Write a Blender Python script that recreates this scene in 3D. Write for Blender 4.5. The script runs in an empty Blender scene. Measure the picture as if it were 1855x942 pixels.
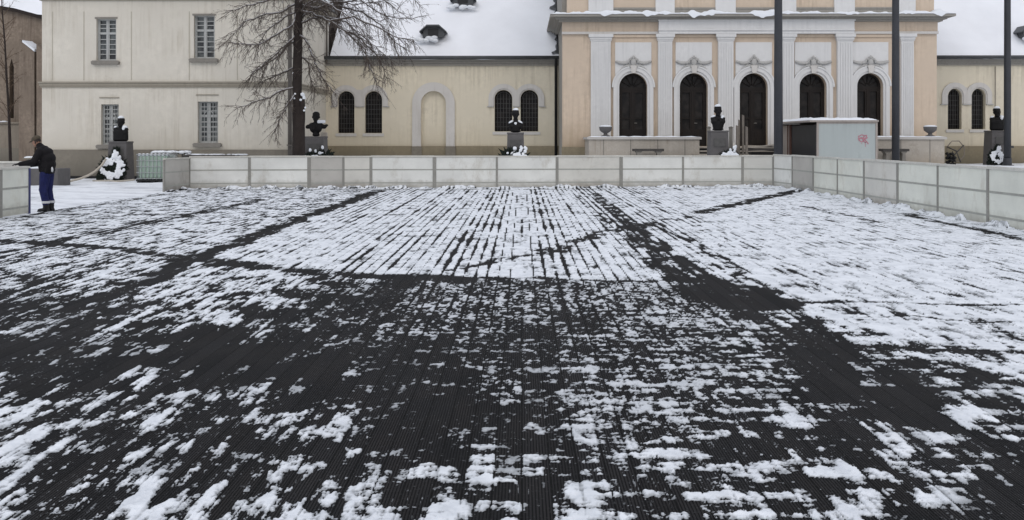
import bpy, bmesh, math, random
import numpy as np
from mathutils import Vector, Matrix
random.seed(7)
R = math.radians
PI = math.pi
# ------------------------------------------------------------------ survey
FOC, CX, HY, EYE, TH = 1800.0, 927.5, 250.0, 1.72, 0.010
TS, TC = math.sin(TH), math.cos(TH)
def W(px, py, Y):
    u = (px-CX)/FOC; v = (HY-py)/FOC
    t = Y/(u*TS+TC)
    return Vector((t*(u*TC-TS), Y, EYE+v*t))
def G(px, py, z=0.0):
    u = (px-CX)/FOC; v = (HY-py)/FOC
    t = (z-EYE)/v
    return Vector((t*(u*TC-TS), t*(u*TS+TC), z))
def X(px, Y): return W(px, HY, Y).x
def Z(py, Y, px=927): return W(px, py, Y).z

scene = bpy.context.scene
COL = scene.collection
# ------------------------------------------------------------------ nodes / materials
def nn(nt, t, **kw):
    n = nt.nodes.new(t)
    for k, v in kw.items(): setattr(n, k, v)
    return n
def base_mat(name):
    m = bpy.data.materials.new(name); m.use_nodes = True
    nt = m.node_tree; nt.nodes.clear()
    out = nn(nt, 'ShaderNodeOutputMaterial'); b = nn(nt, 'ShaderNodeBsdfPrincipled')
    nt.links.new(b.outputs[0], out.inputs[0])
    return m, nt, b
def ramp(nt, src, p0, p1, c0=(0,0,0,1), c1=(1,1,1,1)):
    r = nn(nt, 'ShaderNodeValToRGB'); r.color_ramp.elements[0].position = p0; r.color_ramp.elements[1].position = p1
    r.color_ramp.elements[0].color = c0; r.color_ramp.elements[1].color = c1
    nt.links.new(src, r.inputs[0]); return r.outputs[0]
def noise(nt, pos, scale, detail=5, sc=(1,1,1), rough=.55):
    mp = nn(nt, 'ShaderNodeMapping'); mp.inputs['Scale'].default_value = sc
    nt.links.new(pos, mp.inputs[0])
    n = nn(nt, 'ShaderNodeTexNoise'); n.inputs['Scale'].default_value = scale
    n.inputs['Detail'].default_value = detail; n.inputs['Roughness'].default_value = rough
    nt.links.new(mp.outputs[0], n.inputs['Vector']); return n.outputs[0]
def mix(nt, fac, a, b, mode='MIX'):
    m = nn(nt, 'ShaderNodeMix', data_type='RGBA', blend_type=mode)
    if isinstance(fac, (int, float)): m.inputs[0].default_value = fac
    else: nt.links.new(fac, m.inputs[0])
    for s, v in ((6, a), (7, b)):
        if isinstance(v, tuple): m.inputs[s].default_value = (v[0], v[1], v[2], 1)
        else: nt.links.new(v, m.inputs[s])
    return m.outputs[2]
def math_n(nt, op, a, b=None, c=None, clamp=False):
    m = nn(nt, 'ShaderNodeMath', operation=op); m.use_clamp = clamp
    for i, v in enumerate((a, b, c)):
        if v is None: continue
        if isinstance(v, (int, float)): m.inputs[i].default_value = v
        else: nt.links.new(v, m.inputs[i])
    return m.outputs[0]
def sc3(c, k): return (c[0]*k, c[1]*k, c[2]*k)

def mat(name, col, rough=.8, var=.14, vs=2.0, streak=0.0, bump=.15, bs=40, metal=0.0, stain=None, damp=None, spec=.3):
    """weathered surface: large mottling, vertical rain streaks, optional damp zone (z0, z1, colour)"""
    m, nt, b = base_mat(name)
    pos = nn(nt, 'ShaderNodeNewGeometry').outputs['Position']
    c = mix(nt, ramp(nt, noise(nt, pos, vs, 7), .32, .68), sc3(col, 1-var), sc3(col, 1+var))
    c = mix(nt, ramp(nt, noise(nt, pos, vs*9, 4), .35, .65), c, sc3(col, 1-var*.6)) if var > 0 else c
    if streak > 0:
        s = ramp(nt, noise(nt, pos, 1.0, 6, (7, 7, .35), .65), .47, .70)
        s2 = ramp(nt, noise(nt, pos, .6, 4), .4, .62)
        f = math_n(nt, 'MULTIPLY', s, s2); f = math_n(nt, 'MULTIPLY', f, streak)
        c = mix(nt, f, c, stain or sc3(col, .45))
    if streak > .4:
        pt = ramp(nt, noise(nt, pos, .9, 8, (1,1,1), .7), .60, .66)
        c = mix(nt, math_n(nt, 'MULTIPLY', pt, .35), c, mix(nt, .5, sc3(col, .8), stain or sc3(col, .6)))
    if damp:
        sep = nn(nt, 'ShaderNodeSeparateXYZ'); nt.links.new(pos, sep.inputs[0])
        w = noise(nt, pos, 1.2, 5, (1, 1, .4))
        zz = math_n(nt, 'ADD', sep.outputs[2], math_n(nt, 'MULTIPLY', math_n(nt, 'SUBTRACT', w, .5), .9))
        mr = nn(nt, 'ShaderNodeMapRange'); nt.links.new(zz, mr.inputs[0])
        mr.inputs[1].default_value = damp[0]; mr.inputs[2].default_value = damp[1]
        mr.inputs[3].default_value = damp[3] if len(damp) > 3 else .8; mr.inputs[4].default_value = 0
        c = mix(nt, mr.outputs[0], c, damp[2])
    nt.links.new(c, b.inputs['Base Color'])
    b.inputs['Roughness'].default_value = rough; b.inputs['Metallic'].default_value = metal
    b.inputs['Specular IOR Level'].default_value = spec
    if bump > 0:
        bp = nn(nt, 'ShaderNodeBump'); bp.inputs['Strength'].default_value = bump; bp.inputs['Distance'].default_value = .02
        nt.links.new(noise(nt, pos, bs, 5), bp.inputs['Height']); nt.links.new(bp.outputs[0], b.inputs['Normal'])
    return m

M = {}
M['cream']   = mat('cream_plaster', (.645,.61,.535), .9, .07, .5, .6, .25, 22, stain=(.42,.375,.30), damp=(.9,2.1,(.46,.42,.34),.5))
M['cream2']  = mat('wing_plaster', (.72,.66,.53), .9, .07, .6, .6, .2, 22, stain=(.44,.39,.30), damp=(.8,2.6,(.55,.48,.35),.6))
M['peach']   = mat('peach_plaster', (.63,.52,.41), .9, .09, .6, .7, .2, 22, stain=(.42,.33,.24), damp=(1.0,2.5,(.34,.26,.17),.8))
M['white']   = mat('white_plaster', (.70,.70,.695), .85, .05, .8, .4, .15, 25, stain=(.47,.47,.47), damp=(1.2,1.9,(.36,.34,.30),.5))
M['hood']    = mat('pale_plaster', (.62,.60,.57), .85, .05, .8, .4, .15, 25, stain=(.38,.35,.3))
M['orn']     = mat('ornament_plaster', (.46,.455,.44), .9, .12, 6, .3, .3, 40)
M['plinth']  = mat('plinth_render', (.22,.20,.165), .9, .12, .8, .3, .3, 15, damp=(.1,.9,(.13,.12,.10),.7))
M['plinth2'] = mat('ochre_plinth', (.28,.24,.165), .9, .14, 1.0, .4, .3, 15, damp=(.5,1.2,(.16,.14,.10),.7))
M['cornice'] = mat('cornice_render', (.33,.315,.285), .9, .1, 1.2, .4, .2, 25)
M['band']    = mat('band_render', (.33,.30,.245), .9, .1, 1.2, .3, .2, 25)
M['gutter']  = mat('zinc_gutter', (.10,.105,.11), .6, .2, 3, 0, .1, 30, metal=.3)
M['pipe']    = mat('downpipe_zinc', (.16,.145,.13), .6, .2, 3, 0, .1, 30, metal=.2)
M['winframe']= mat('window_paint', (.43,.44,.43), .6, .12, 5, .3, .1, 40)
M['sill']    = mat('sill_stone', (.24,.225,.20), .9, .1, 3, .3, .2, 40)
M['grille']  = mat('iron_grille', (.10,.10,.10), .7, .2, 5, 0, .1, 60)
M['wood']    = mat('dark_door_wood', (.012,.0085,.007), .6, .35, 3, .5, .2, 30, stain=(.028,.016,.009))
M['stone']   = mat('terrace_stone', (.43,.395,.345), .9, .14, 1.6, .5, .3, 18, stain=(.2,.16,.12), damp=(.4,1.2,(.24,.19,.13),.6))
M['coping']  = mat('coping_stone', (.50,.48,.45), .9, .1, 3, 0, .3, 20)
M['ped']     = mat('granite', (.12,.115,.115), .75, .16, 4, .3, .25, 60)
M['plaque']  = mat('worn_plaque', (.10,.098,.095), .6, .25, 8, .3, .2, 60)
M['bronze']  = mat('dark_bronze', (.010,.0095,.010), .65, .3, 6, 0, .15, 40, metal=.0, spec=.2)
M['pole']    = mat('pole_paint', (.045,.048,.055), .5, .2, 2, .3, .05, 40)
M['steel']   = mat('galvanised', (.29,.285,.26), .7, .2, 3, .3, .15, 40)
M['rail']    = mat('frame_rail', (.38,.385,.35), .7, .15, 3, .3, .15, 40)
M['cap']     = mat('rail_top', (.60,.59,.54), .8, .15, 3, .3, .2, 40)
M['bark']    = mat('bark', (.036,.028,.025), .95, .35, 5, .4, .8, 25, stain=(.02,.016,.013))
M['twig']    = mat('twig', (.105,.085,.072), .9, .2, 5, 0, 0)
M['church']  = mat('church_stone', (.23,.185,.145), .95, .25, .7, .8, .6, 6, stain=(.07,.05,.04))
M['church2'] = mat('church_base', (.27,.235,.19), .95, .2, .7, .6, .6, 6, stain=(.1,.08,.06))
M['teal']    = mat('teal_panel', (.39,.43,.425), .6, .05, 1.2, .3, .05, 30)
M['beige']   = mat('beige_frame', (.36,.32,.29), .7, .1, 3, .4, .1, 30)
M['rust']    = mat('rusty_post', (.12,.065,.05), .8, .3, 8, .4, .2, 40)
M['pink']    = mat('pink_paint', (.44,.20,.24), .7, .25, 20, 0, 0)
M['dark']    = mat('dark_opening', (.03,.03,.032), .5, .3, 2, .4, 0)
M['tank']    = mat('tank_plastic', (.36,.47,.39), .45, .1, 3, .3, .05, 20)
M['black']   = mat('black_plastic', (.012,.012,.013), .6, .2, 5, 0, 0)
M['cage']    = mat('cage_steel', (.40,.42,.42), .5, .2, 5, 0, 0, metal=.3)
M['leaf']    = mat('fir_leaf', (.010,.016,.011), .8, .4, 12, 0, 0)
M['hose']    = mat('hose', (.46,.42,.36), .8, .1, 5, 0, .1)
M['plank']   = mat('old_plank', (.075,.07,.065), .9, .3, 4, .3, .3, 30)
M['stake']   = mat('stake_wood', (.20,.175,.15), .9, .25, 6, .3, .3, 30)
M['jacket']  = mat('jacket', (.0065,.0055,.007), .85, .3, 14, 0, .3, 60)
M['trouser'] = mat('blue_trouser', (.010,.014,.075), .85, .3, 12, 0, .3, 50)
M['boot']    = mat('boot', (.008,.008,.009), .5, .2, 14, 0, .1)
M['skin']    = mat('skin', (.30,.17,.12), .6, .1, 10, 0, 0)
M['capcloth']= mat('cap_cloth', (.085,.07,.05), .9, .2, 20, 0, .2, 80)
M['reflect'] = mat('reflective_tape', (.55,.56,.58), .4, .05, 20, 0, 0)
M['blueedge']= mat('blue_edge', (.05,.055,.15), .6, .1, 5, 0, 0)

def snow_mat(name='snow', col=(.80,.83,.87), bs=3, bump=.5):
    m, nt, b = base_mat(name)
    pos = nn(nt, 'ShaderNodeNewGeometry').outputs['Position']
    c = mix(nt, ramp(nt, noise(nt, pos, .6, 7), .3, .7), sc3(col, .93), sc3(col, 1.03))
    nt.links.new(c, b.inputs['Base Color']); b.inputs['Roughness'].default_value = .85
    b.inputs['Specular IOR Level'].default_value = .15
    bp = nn(nt, 'ShaderNodeBump'); bp.inputs['Strength'].default_value = bump; bp.inputs['Distance'].default_value = .05
    nt.links.new(noise(nt, pos, bs, 8), bp.inputs['Height']); nt.links.new(bp.outputs[0], b.inputs['Normal'])
    return m
M['snow'] = snow_mat()
M['twigsnow'] = snow_mat('clinging_snow', (.46,.46,.48))
M['snowroof'] = snow_mat('roof_snow', (.86,.88,.92), 1.2, .35)

def glass_mat():
    m, nt, b = base_mat('window_glass')
    pos = nn(nt, 'ShaderNodeNewGeometry').outputs['Position']
    c = mix(nt, ramp(nt, noise(nt, pos, 2.5, 4), .4, .62), (.022,.024,.027), (.12,.135,.135))
    nt.links.new(c, b.inputs['Base Color']); b.inputs['Roughness'].default_value = .12
    bp = nn(nt, 'ShaderNodeBump'); bp.inputs['Strength'].default_value = .08; bp.inputs['Distance'].default_value = .05
    nt.links.new(noise(nt, pos, 3, 2), bp.inputs['Height']); nt.links.new(bp.outputs[0], b.inputs['Normal'])
    return m
M['glass'] = glass_mat()
def glass_dark():
    m, nt, b = base_mat('dark_glass')
    pos = nn(nt, 'ShaderNodeNewGeometry').outputs['Position']
    c = mix(nt, ramp(nt, noise(nt, pos, 3.0, 4), .4, .7), (.010,.009,.009), (.035,.03,.027))
    nt.links.new(c, b.inputs['Base Color']); b.inputs['Roughness'].default_value = .35
    b.inputs['Specular IOR Level'].default_value = .2
    return m
M['dglass'] = glass_dark()

def panel_mat(name, col, dirt):
    m, nt, b = base_mat(name)
    pos = nn(nt, 'ShaderNodeNewGeometry').outputs['Position']
    sep = nn(nt, 'ShaderNodeSeparateXYZ'); nt.links.new(pos, sep.inputs[0])
    c = mix(nt, ramp(nt, noise(nt, pos, .9, 7, (1,1,1), .6), .35, .65), sc3(col,1.04), sc3(col, .86))
    c = mix(nt, math_n(nt, 'MULTIPLY', ramp(nt, noise(nt, pos, 1.5, 7, (1,1,.5), .72), .54, .70), .6), c, dirt)
    # splash dirt towards the floor
    zz = math_n(nt, 'ADD', sep.outputs[2], math_n(nt, 'MULTIPLY', noise(nt, pos, 5, 6), -.35))
    mr = nn(nt, 'ShaderNodeMapRange'); nt.links.new(zz, mr.inputs[0])
    mr.inputs[1].default_value = -.17; mr.inputs[2].default_value = .14; mr.inputs[3].default_value = .75; mr.inputs[4].default_value = 0
    c = mix(nt, mr.outputs[0], c, sc3(dirt, .62))
    # scratches
    s = ramp(nt, noise(nt, pos, 6, 3, (.5,.5,9), .7), .62, .68)
    c = mix(nt, math_n(nt, 'MULTIPLY', s, .25), c, sc3(col, .6))
    nt.links.new(c, b.inputs['Base Color']); b.inputs['Roughness'].default_value = .42
    bp = nn(nt, 'ShaderNodeBump'); bp.inputs['Strength'].default_value = .25; bp.inputs['Distance'].default_value = .03
    nt.links.new(noise(nt, pos, 2.5, 3), bp.inputs['Height']); nt.links.new(bp.outputs[0], b.inputs['Normal'])
    return m
M['panel']  = panel_mat('cloudy_plastic', (.74,.745,.71), (.40,.365,.30))
M['panelR'] = panel_mat('cloudy_plastic_green', (.74,.755,.68), (.48,.455,.37))
M['panelS'] = panel_mat('stained_plastic', (.64,.63,.58), (.33,.28,.22))
M['panelD'] = panel_mat('scuffed_plastic', (.47,.455,.42), (.26,.235,.20))

# ------------------------------------------------------------------ object helpers
def link(o): COL.objects.link(o); return o
def tag(o, label=None, cat=None, group=None, kind=None):
    if label: o['label'] = label
    if cat: o['category'] = cat
    if group: o['group'] = group
    if kind: o['kind'] = kind
    return o
ROOTLOC = {}
def thing(name, label, cat, loc, group=None):
    o = bpy.data.objects.new(name, None); o.empty_display_size = .2
    link(o); o.location = loc; ROOTLOC[o.name] = Vector(loc)
    return tag(o, label, cat, group)
class MB:
    """collects shapes given in world coordinates; build() links them as one mesh object"""
    def __init__(s): s.v = []; s.f = []; s.smooth = []
    def add(s, vs, fs, sm=False):
        o = len(s.v); s.v += [tuple(p) for p in vs]; s.f += [tuple(i+o for i in f) for f in fs]; s.smooth += [sm]*len(fs)
        return s
    def box(s, x0, x1, y0, y1, z0, z1):
        vs = [(x,y,z) for z in (z0,z1) for y in (y0,y1) for x in (x0,x1)]
        return s.add(vs, [(0,2,3,1),(4,5,7,6),(0,1,5,4),(2,6,7,3),(0,4,6,2),(1,3,7,5)])
    def obox(s, a, b, t, z0, z1, off=0.0):
        """upright slab from ground point a to b, thickness t, centred + off along the normal"""
        a = Vector((a[0],a[1],0)); b = Vector((b[0],b[1],0)); d = (b-a).normalized(); n = Vector((-d.y, d.x, 0))
        p = [a+n*(off-t/2), b+n*(off-t/2), b+n*(off+t/2), a+n*(off+t/2)]
        za = z0 if isinstance(z0, tuple) else (z0,z0); zb = z1 if isinstance(z1, tuple) else (z1,z1)
        lo = [za[0],za[1],za[1],za[0]]; hi = [zb[0],zb[1],zb[1],zb[0]]
        vs = [(q.x,q.y,z) for q,z in zip(p,lo)] + [(q.x,q.y,z) for q,z in zip(p,hi)]
        return s.add(vs, [(3,2,1,0),(4,5,6,7),(0,1,5,4),(1,2,6,5),(2,3,7,6),(3,0,4,7)])
    def tube(s, pts, rad, n=8, cap=True, sm=True):
        pts = [Vector(p) for p in pts]
        if not isinstance(rad, (list, tuple)): rad = [rad]*len(pts)
        vs = []; fs = []
        up = Vector((.13,.31,.94)).normalized()
        for i, p in enumerate(pts):
            d = (pts[min(i+1,len(pts)-1)]-pts[max(i-1,0)])
            if d.length < 1e-9: d = Vector((0,0,1))
            d.normalize()
            a = d.cross(up)
            if a.length < 1e-3: a = d.cross(Vector((1,0,0)))
            a.normalize(); b2 = d.cross(a)
            for k in range(n):
                t = 2*PI*k/n; vs.append(p+(a*math.cos(t)+b2*math.sin(t))*rad[i])
        for i in range(len(pts)-1):
            for k in range(n):
                fs.append((i*n+k, i*n+(k+1)%n, (i+1)*n+(k+1)%n, (i+1)*n+k))
        if cap and n > 2:
            fs.append(tuple(range(n))[::-1]); fs.append(tuple((len(pts)-1)*n+k for k in range(n)))
        return s.add(vs, fs, sm)
    def lathe(s, c, prof, n=20, sm=True):
        vs = []; fs = []
        for r, z in prof:
            for k in range(n): vs.append((c[0]+r*math.cos(2*PI*k/n), c[1]+r*math.sin(2*PI*k/n), c[2]+z))
        for i in range(len(prof)-1):
            for k in range(n): fs.append((i*n+k, i*n+(k+1)%n, (i+1)*n+(k+1)%n, (i+1)*n+k))
        fs.append(tuple(range(n))[::-1]); fs.append(tuple((len(prof)-1)*n+k for k in range(n)))
        return s.add(vs, fs, sm)
    def ell(s, c, r, n=10, rot=None, jit=0):
        vs = []; fs = []; m = n//2+1
        for i in range(m+1):
            ph = PI*i/m
            for k in range(n):
                t = 2*PI*k/n
                p = Vector((r[0]*math.sin(ph)*math.cos(t), r[1]*math.sin(ph)*math.sin(t), r[2]*math.cos(ph)))
                if jit: p *= 1+random.uniform(-jit, jit)*(0 if i in (0,m) else 1)
                if rot is not None: p = rot @ p
                vs.append(Vector(c)+p)
        for i in range(m):
            for k in range(n): fs.append((i*n+k, (i+1)*n+k, (i+1)*n+(k+1)%n, i*n+(k+1)%n))
        return s.add(vs, fs, True)
    def prism(s, poly, y0, y1):
        """(x,z) outline, extruded between the depths y0 < y1; outline without holes"""
        n = len(poly)
        area = sum(poly[i][0]*poly[(i+1)%n][1]-poly[(i+1)%n][0]*poly[i][1] for i in range(n))
        if area < 0: poly = poly[::-1]
        vs = [(x,y0,z) for x,z in poly]+[(x,y1,z) for x,z in poly]
        fs = [tuple(range(n)), tuple(range(2*n-1,n-1,-1))]
        for i in range(n): j = (i+1)%n; fs.append((i, i+n, j+n, j))
        return s.add(vs, fs)
    def mesh(s, name):
        me = bpy.data.meshes.new(name); me.from_pydata(s.v, [], s.f)
        me.polygons.foreach_set('use_smooth', s.smooth); me.update(); return me
    def build(s, name, m, parent=None, bevel=0, remesh=0, smooth_it=0, sub=0):
        return place(name, s.mesh(name), m, parent, bevel, remesh, smooth_it, sub)
def rootof(p):
    while p.parent: p = p.parent
    return p
def place(name, me, m, parent=None, bevel=0, remesh=0, smooth_it=0, sub=0):
    o = bpy.data.objects.new(name, me); link(o)
    me.materials.clear(); me.materials.append(m)
    if parent is not None:
        off = ROOTLOC.get(rootof(parent).name, Vector((0,0,0)))
        me.transform(Matrix.Translation(-off)); o.parent = parent
    if remesh or sub:
        if remesh:
            r = o.modifiers.new('r','REMESH'); r.mode = 'VOXEL'; r.voxel_size = remesh; r.use_smooth_shade = True
        if smooth_it:
            q = o.modifiers.new('s','SMOOTH'); q.iterations = smooth_it; q.factor = .5
        dg = bpy.context.evaluated_depsgraph_get(); dg.update()
        m2 = bpy.data.meshes.new_from_object(o.evaluated_get(dg)); m2.materials.clear(); m2.materials.append(m)
        o.modifiers.clear(); o.data = m2
        m2.polygons.foreach_set('use_smooth', [True]*len(m2.polygons))
    if bevel:
        b = o.modifiers.new('b','BEVEL'); b.width = bevel; b.segments = 2; b.limit_method = 'ANGLE'
    return o
def plate(name, outer, holes, y0, y1, m, parent=None):
    """wall slab in the XZ plane with openings, front at y0"""
    cu = bpy.data.curves.new(name, 'CURVE'); cu.dimensions = '2D'; cu.fill_mode = 'BOTH'; cu.extrude = (y1-y0)/2
    for poly in [outer]+holes:
        sp = cu.splines.new('POLY'); sp.points.add(len(poly)-1)
        for i, (x, z) in enumerate(poly): sp.points[i].co = (x, z, 0, 1)
        sp.use_cyclic_u = True
    t = bpy.data.objects.new('tmp', cu); link(t)
    dg = bpy.context.evaluated_depsgraph_get(); dg.update()
    me = bpy.data.meshes.new_from_object(t.evaluated_get(dg)); me.name = name
    bpy.data.objects.remove(t); bpy.data.curves.remove(cu)
    n = len(me.vertices); co = np.empty(n*3, 'f'); me.vertices.foreach_get('co', co); co = co.reshape(-1,3)
    new = np.stack([co[:,0], (y0+y1)/2-co[:,2], co[:,1]], 1).astype('f'); me.vertices.foreach_set('co', new.ravel()); me.update()
    me.polygons.foreach_set('use_smooth', [False]*len(me.polygons))
    return place(name, me, m, parent)
def rect(x0, x1, z0, z1): return [(x0,z0),(x1,z0),(x1,z1),(x0,z1)]
def archpoly(x0, x1, z0, ztop, n=20, k=1.0):
    r = (x1-x0)/2; xc = (x0+x1)/2; zs = ztop-r*k
    return [(x0,z0),(x1,z0)]+[(xc+r*math.cos(PI*i/n), zs+r*k*math.sin(PI*i/n)) for i in range(n+1)]
def archring(xc, zbot, zs, ro, ri, n=24):
    o = [(xc+ro*math.cos(PI*i/n), zs+ro*math.sin(PI*i/n)) for i in range(n+1)]
    i_ = [(xc+ri*math.cos(PI*i/n), zs+ri*math.sin(PI*i/n)) for i in range(n,-1,-1)]
    return [(xc+ro, zbot)]+o+[(xc-ro, zbot),(xc-ri, zbot)]+i_+[(xc+ri, zbot)]

# ------------------------------------------------------------------ numpy noise
RNG = np.random.RandomState(11)
PERM = RNG.permutation(256); PERM = np.concatenate([PERM]*3)
ANG = RNG.rand(256)*2*PI
def perlin(x, y):
    xi = np.floor(x).astype(int); yi = np.floor(y).astype(int); xf = x-xi; yf = y-yi
    u = xf*xf*xf*(xf*(xf*6-15)+10); v = yf*yf*yf*(yf*(yf*6-15)+10)
    def g(ix, iy, dx, dy):
        a = ANG[PERM[(PERM[ix & 255]+iy) & 255]]; return np.cos(a)*dx+np.sin(a)*dy
    n00 = g(xi,yi,xf,yf); n10 = g(xi+1,yi,xf-1,yf); n01 = g(xi,yi+1,xf,yf-1); n11 = g(xi+1,yi+1,xf-1,yf-1)
    return (n00*(1-u)+n10*u)*(1-v)+(n01*(1-u)+n11*u)*v
def fbm(x, y, o=4, gain=.5, seed=0):
    s = 0; a = 1; t = 0
    for i in range(o):
        s = s+a*perlin(x*2**i+17.3*i+seed*31.7, y*2**i+5.1*i+seed*12.9); t += a*a; a *= gain
    return s/(math.sqrt(t)*.25)            # about unit variance
def uni(n): return 1/(1+np.exp(-1.702*n))
def sstep(a, b, x):
    t = np.clip((x-a)/(b-a), 0, 1); return t*t*(3-2*t)
def segdist(x, y, a, b):
    dx, dy = b[0]-a[0], b[1]-a[1]; L = dx*dx+dy*dy
    t = np.clip(((x-a[0])*dx+(y-a[1])*dy)/L, 0, 1)
    return np.hypot(x-a[0]-t*dx, y-a[1]-t*dy), t
def inpoly(x, y, poly):
    r = np.zeros(x.shape, bool); n = len(poly)
    for i in range(n):
        x1, y1 = poly[i][0], poly[i][1]; x2, y2 = poly[(i+1)%n][0], poly[(i+1)%n][1]
        if y1 == y2: continue
        c = ((y1 > y) != (y2 > y)) & (x < (x2-x1)*(y-y1)/(y2-y1)+x1); r ^= c
    return r
def polydist(x, y, poly, closed=True):
    d = np.full(x.shape, 1e9)
    for i in range(len(poly)-(0 if closed else 1)):
        dd, _ = segdist(x, y, poly[i], poly[(i+1)%len(poly)]); d = np.minimum(d, dd)
    return d

# ------------------------------------------------------------------ rink outline (surveyed ground points)
BACK = [G(*p) for p in [(343,343),(452,342),(560,341.5),(622,341.5),(672,341),(787,341),(900,340.5),(1009,340),(1125,339.5),(1237,339),(1345,338.5),(1402,339.5)]]
RIGHT = [G(*p) for p in [(1402,339.5),(1436,344),(1474,350.5),(1518,358),(1566,366.5),(1627,377.5),(1700,391),(1791,408),(1893,427),(2030,453)]]
RET = [G(297,348), G(343,343)]
LEFTB = [G(52,388), G(0,396), G(-110,409), G(-330,436)]
POLY = [tuple(p[:2]) for p in ([RET[0]]+BACK+RIGHT[1:])]
_d = (RIGHT[-1]-RIGHT[-2]); _e = RIGHT[-1]+_d*8
POLY += [(_e.x,_e.y),(_e.x+1,-6),(-26,-6)]+[tuple(p[:2]) for p in LEFTB[::-1]]

def groundz(x, y):
    inside = inpoly(x, y, POLY); d = polydist(x, y, POLY)
    lvl = np.interp(x, [-30,-16,-8,0,8,22,40], [0,0,.19,.34,.36,.46,.5])
    ris = sstep(.3, 2.6, d)
    z = .02+lvl*ris
    z = z+.03*fbm(x*.7, y*.7, 4, .5, 3)*sstep(.3,1.5,d)*.6
    return np.where(inside, -.05*sstep(0,.3,d), z)
def gz(x, y): return float(groundz(np.array([float(x)]), np.array([float(y)]))[0])

# ------------------------------------------------------------------ ground sheet
def grid_mesh(name, Xg, Yg, Zg, keep=None, attrs=None, smooth=True):
    nr, nc = Xg.shape; nv = nr*nc
    me = bpy.data.meshes.new(name)
    idx = np.arange(nv).reshape(nr, nc)
    q = np.stack([idx[:-1,:-1], idx[:-1,1:], idx[1:,1:], idx[1:,:-1]], -1).reshape(-1,4)
    if keep is not None:
        k = (keep[:-1,:-1] & keep[:-1,1:] & keep[1:,1:] & keep[1:,:-1]).reshape(-1); q = q[k]
        used = np.zeros(nv, bool); used[q.ravel()] = True
        remap = np.cumsum(used)-1; q = remap[q]
    else: used = np.ones(nv, bool)
    co = np.stack([Xg.ravel()[used], Yg.ravel()[used], Zg.ravel()[used]], 1).astype('f')
    me.vertices.add(len(co)); me.vertices.foreach_set('co', co.ravel())
    me.loops.add(q.size); me.loops.foreach_set('vertex_index', q.ravel().astype('i'))
    me.polygons.add(len(q)); me.polygons.foreach_set('loop_start', np.arange(0, q.size, 4, dtype='i'))
    try: me.polygons.foreach_set('loop_total', np.full(len(q), 4, dtype='i'))
    except Exception: pass
    me.update(calc_edges=True); me.validate()
    for an, arr in (attrs or {}).items():
        a = me.attributes.new(an, 'FLOAT', 'POINT'); a.data.foreach_set('value', arr.ravel()[used].astype('f'))
    me.polygons.foreach_set('use_smooth', [smooth]*len(me.polygons))
    return me

xs = np.concatenate([np.linspace(-400,-45,40)[:-1], np.linspace(-45,45,320), np.linspace(45,400,40)[1:]])
ys = np.concatenate([np.linspace(-60,8,30)[:-1], np.linspace(8,62,220), np.linspace(62,500,60)[1:]])
gx, gy = np.meshgrid(xs, ys)
gm, gnt, gb = base_mat('trampled_snow')
pos = nn(gnt, 'ShaderNodeNewGeometry').outputs['Position']
c = mix(gnt, ramp(gnt, noise(gnt, pos, .9, 8, (1,1.6,1)), .30, .55), (.58,.60,.64), (.83,.86,.90))
c = mix(gnt, math_n(gnt, 'MULTIPLY', ramp(gnt, noise(gnt, pos, 2.6, 9, (1,1,1), .7), .60, .68), .7), c, (.20,.19,.18))
gnt.links.new(c, gb.inputs['Base Color']); gb.inputs['Roughness'].default_value = .85
bp = nn(gnt, 'ShaderNodeBump'); bp.inputs['Strength'].default_value = .8; bp.inputs['Distance'].default_value = .08
gnt.links.new(noise(gnt, pos, 2.2, 8), bp.inputs['Height']); gnt.links.new(bp.outputs[0], gb.inputs['Normal'])
o = place('ground', grid_mesh('ground', gx, gy, groundz(gx, gy)), gm); tag(o, kind='structure')

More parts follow.
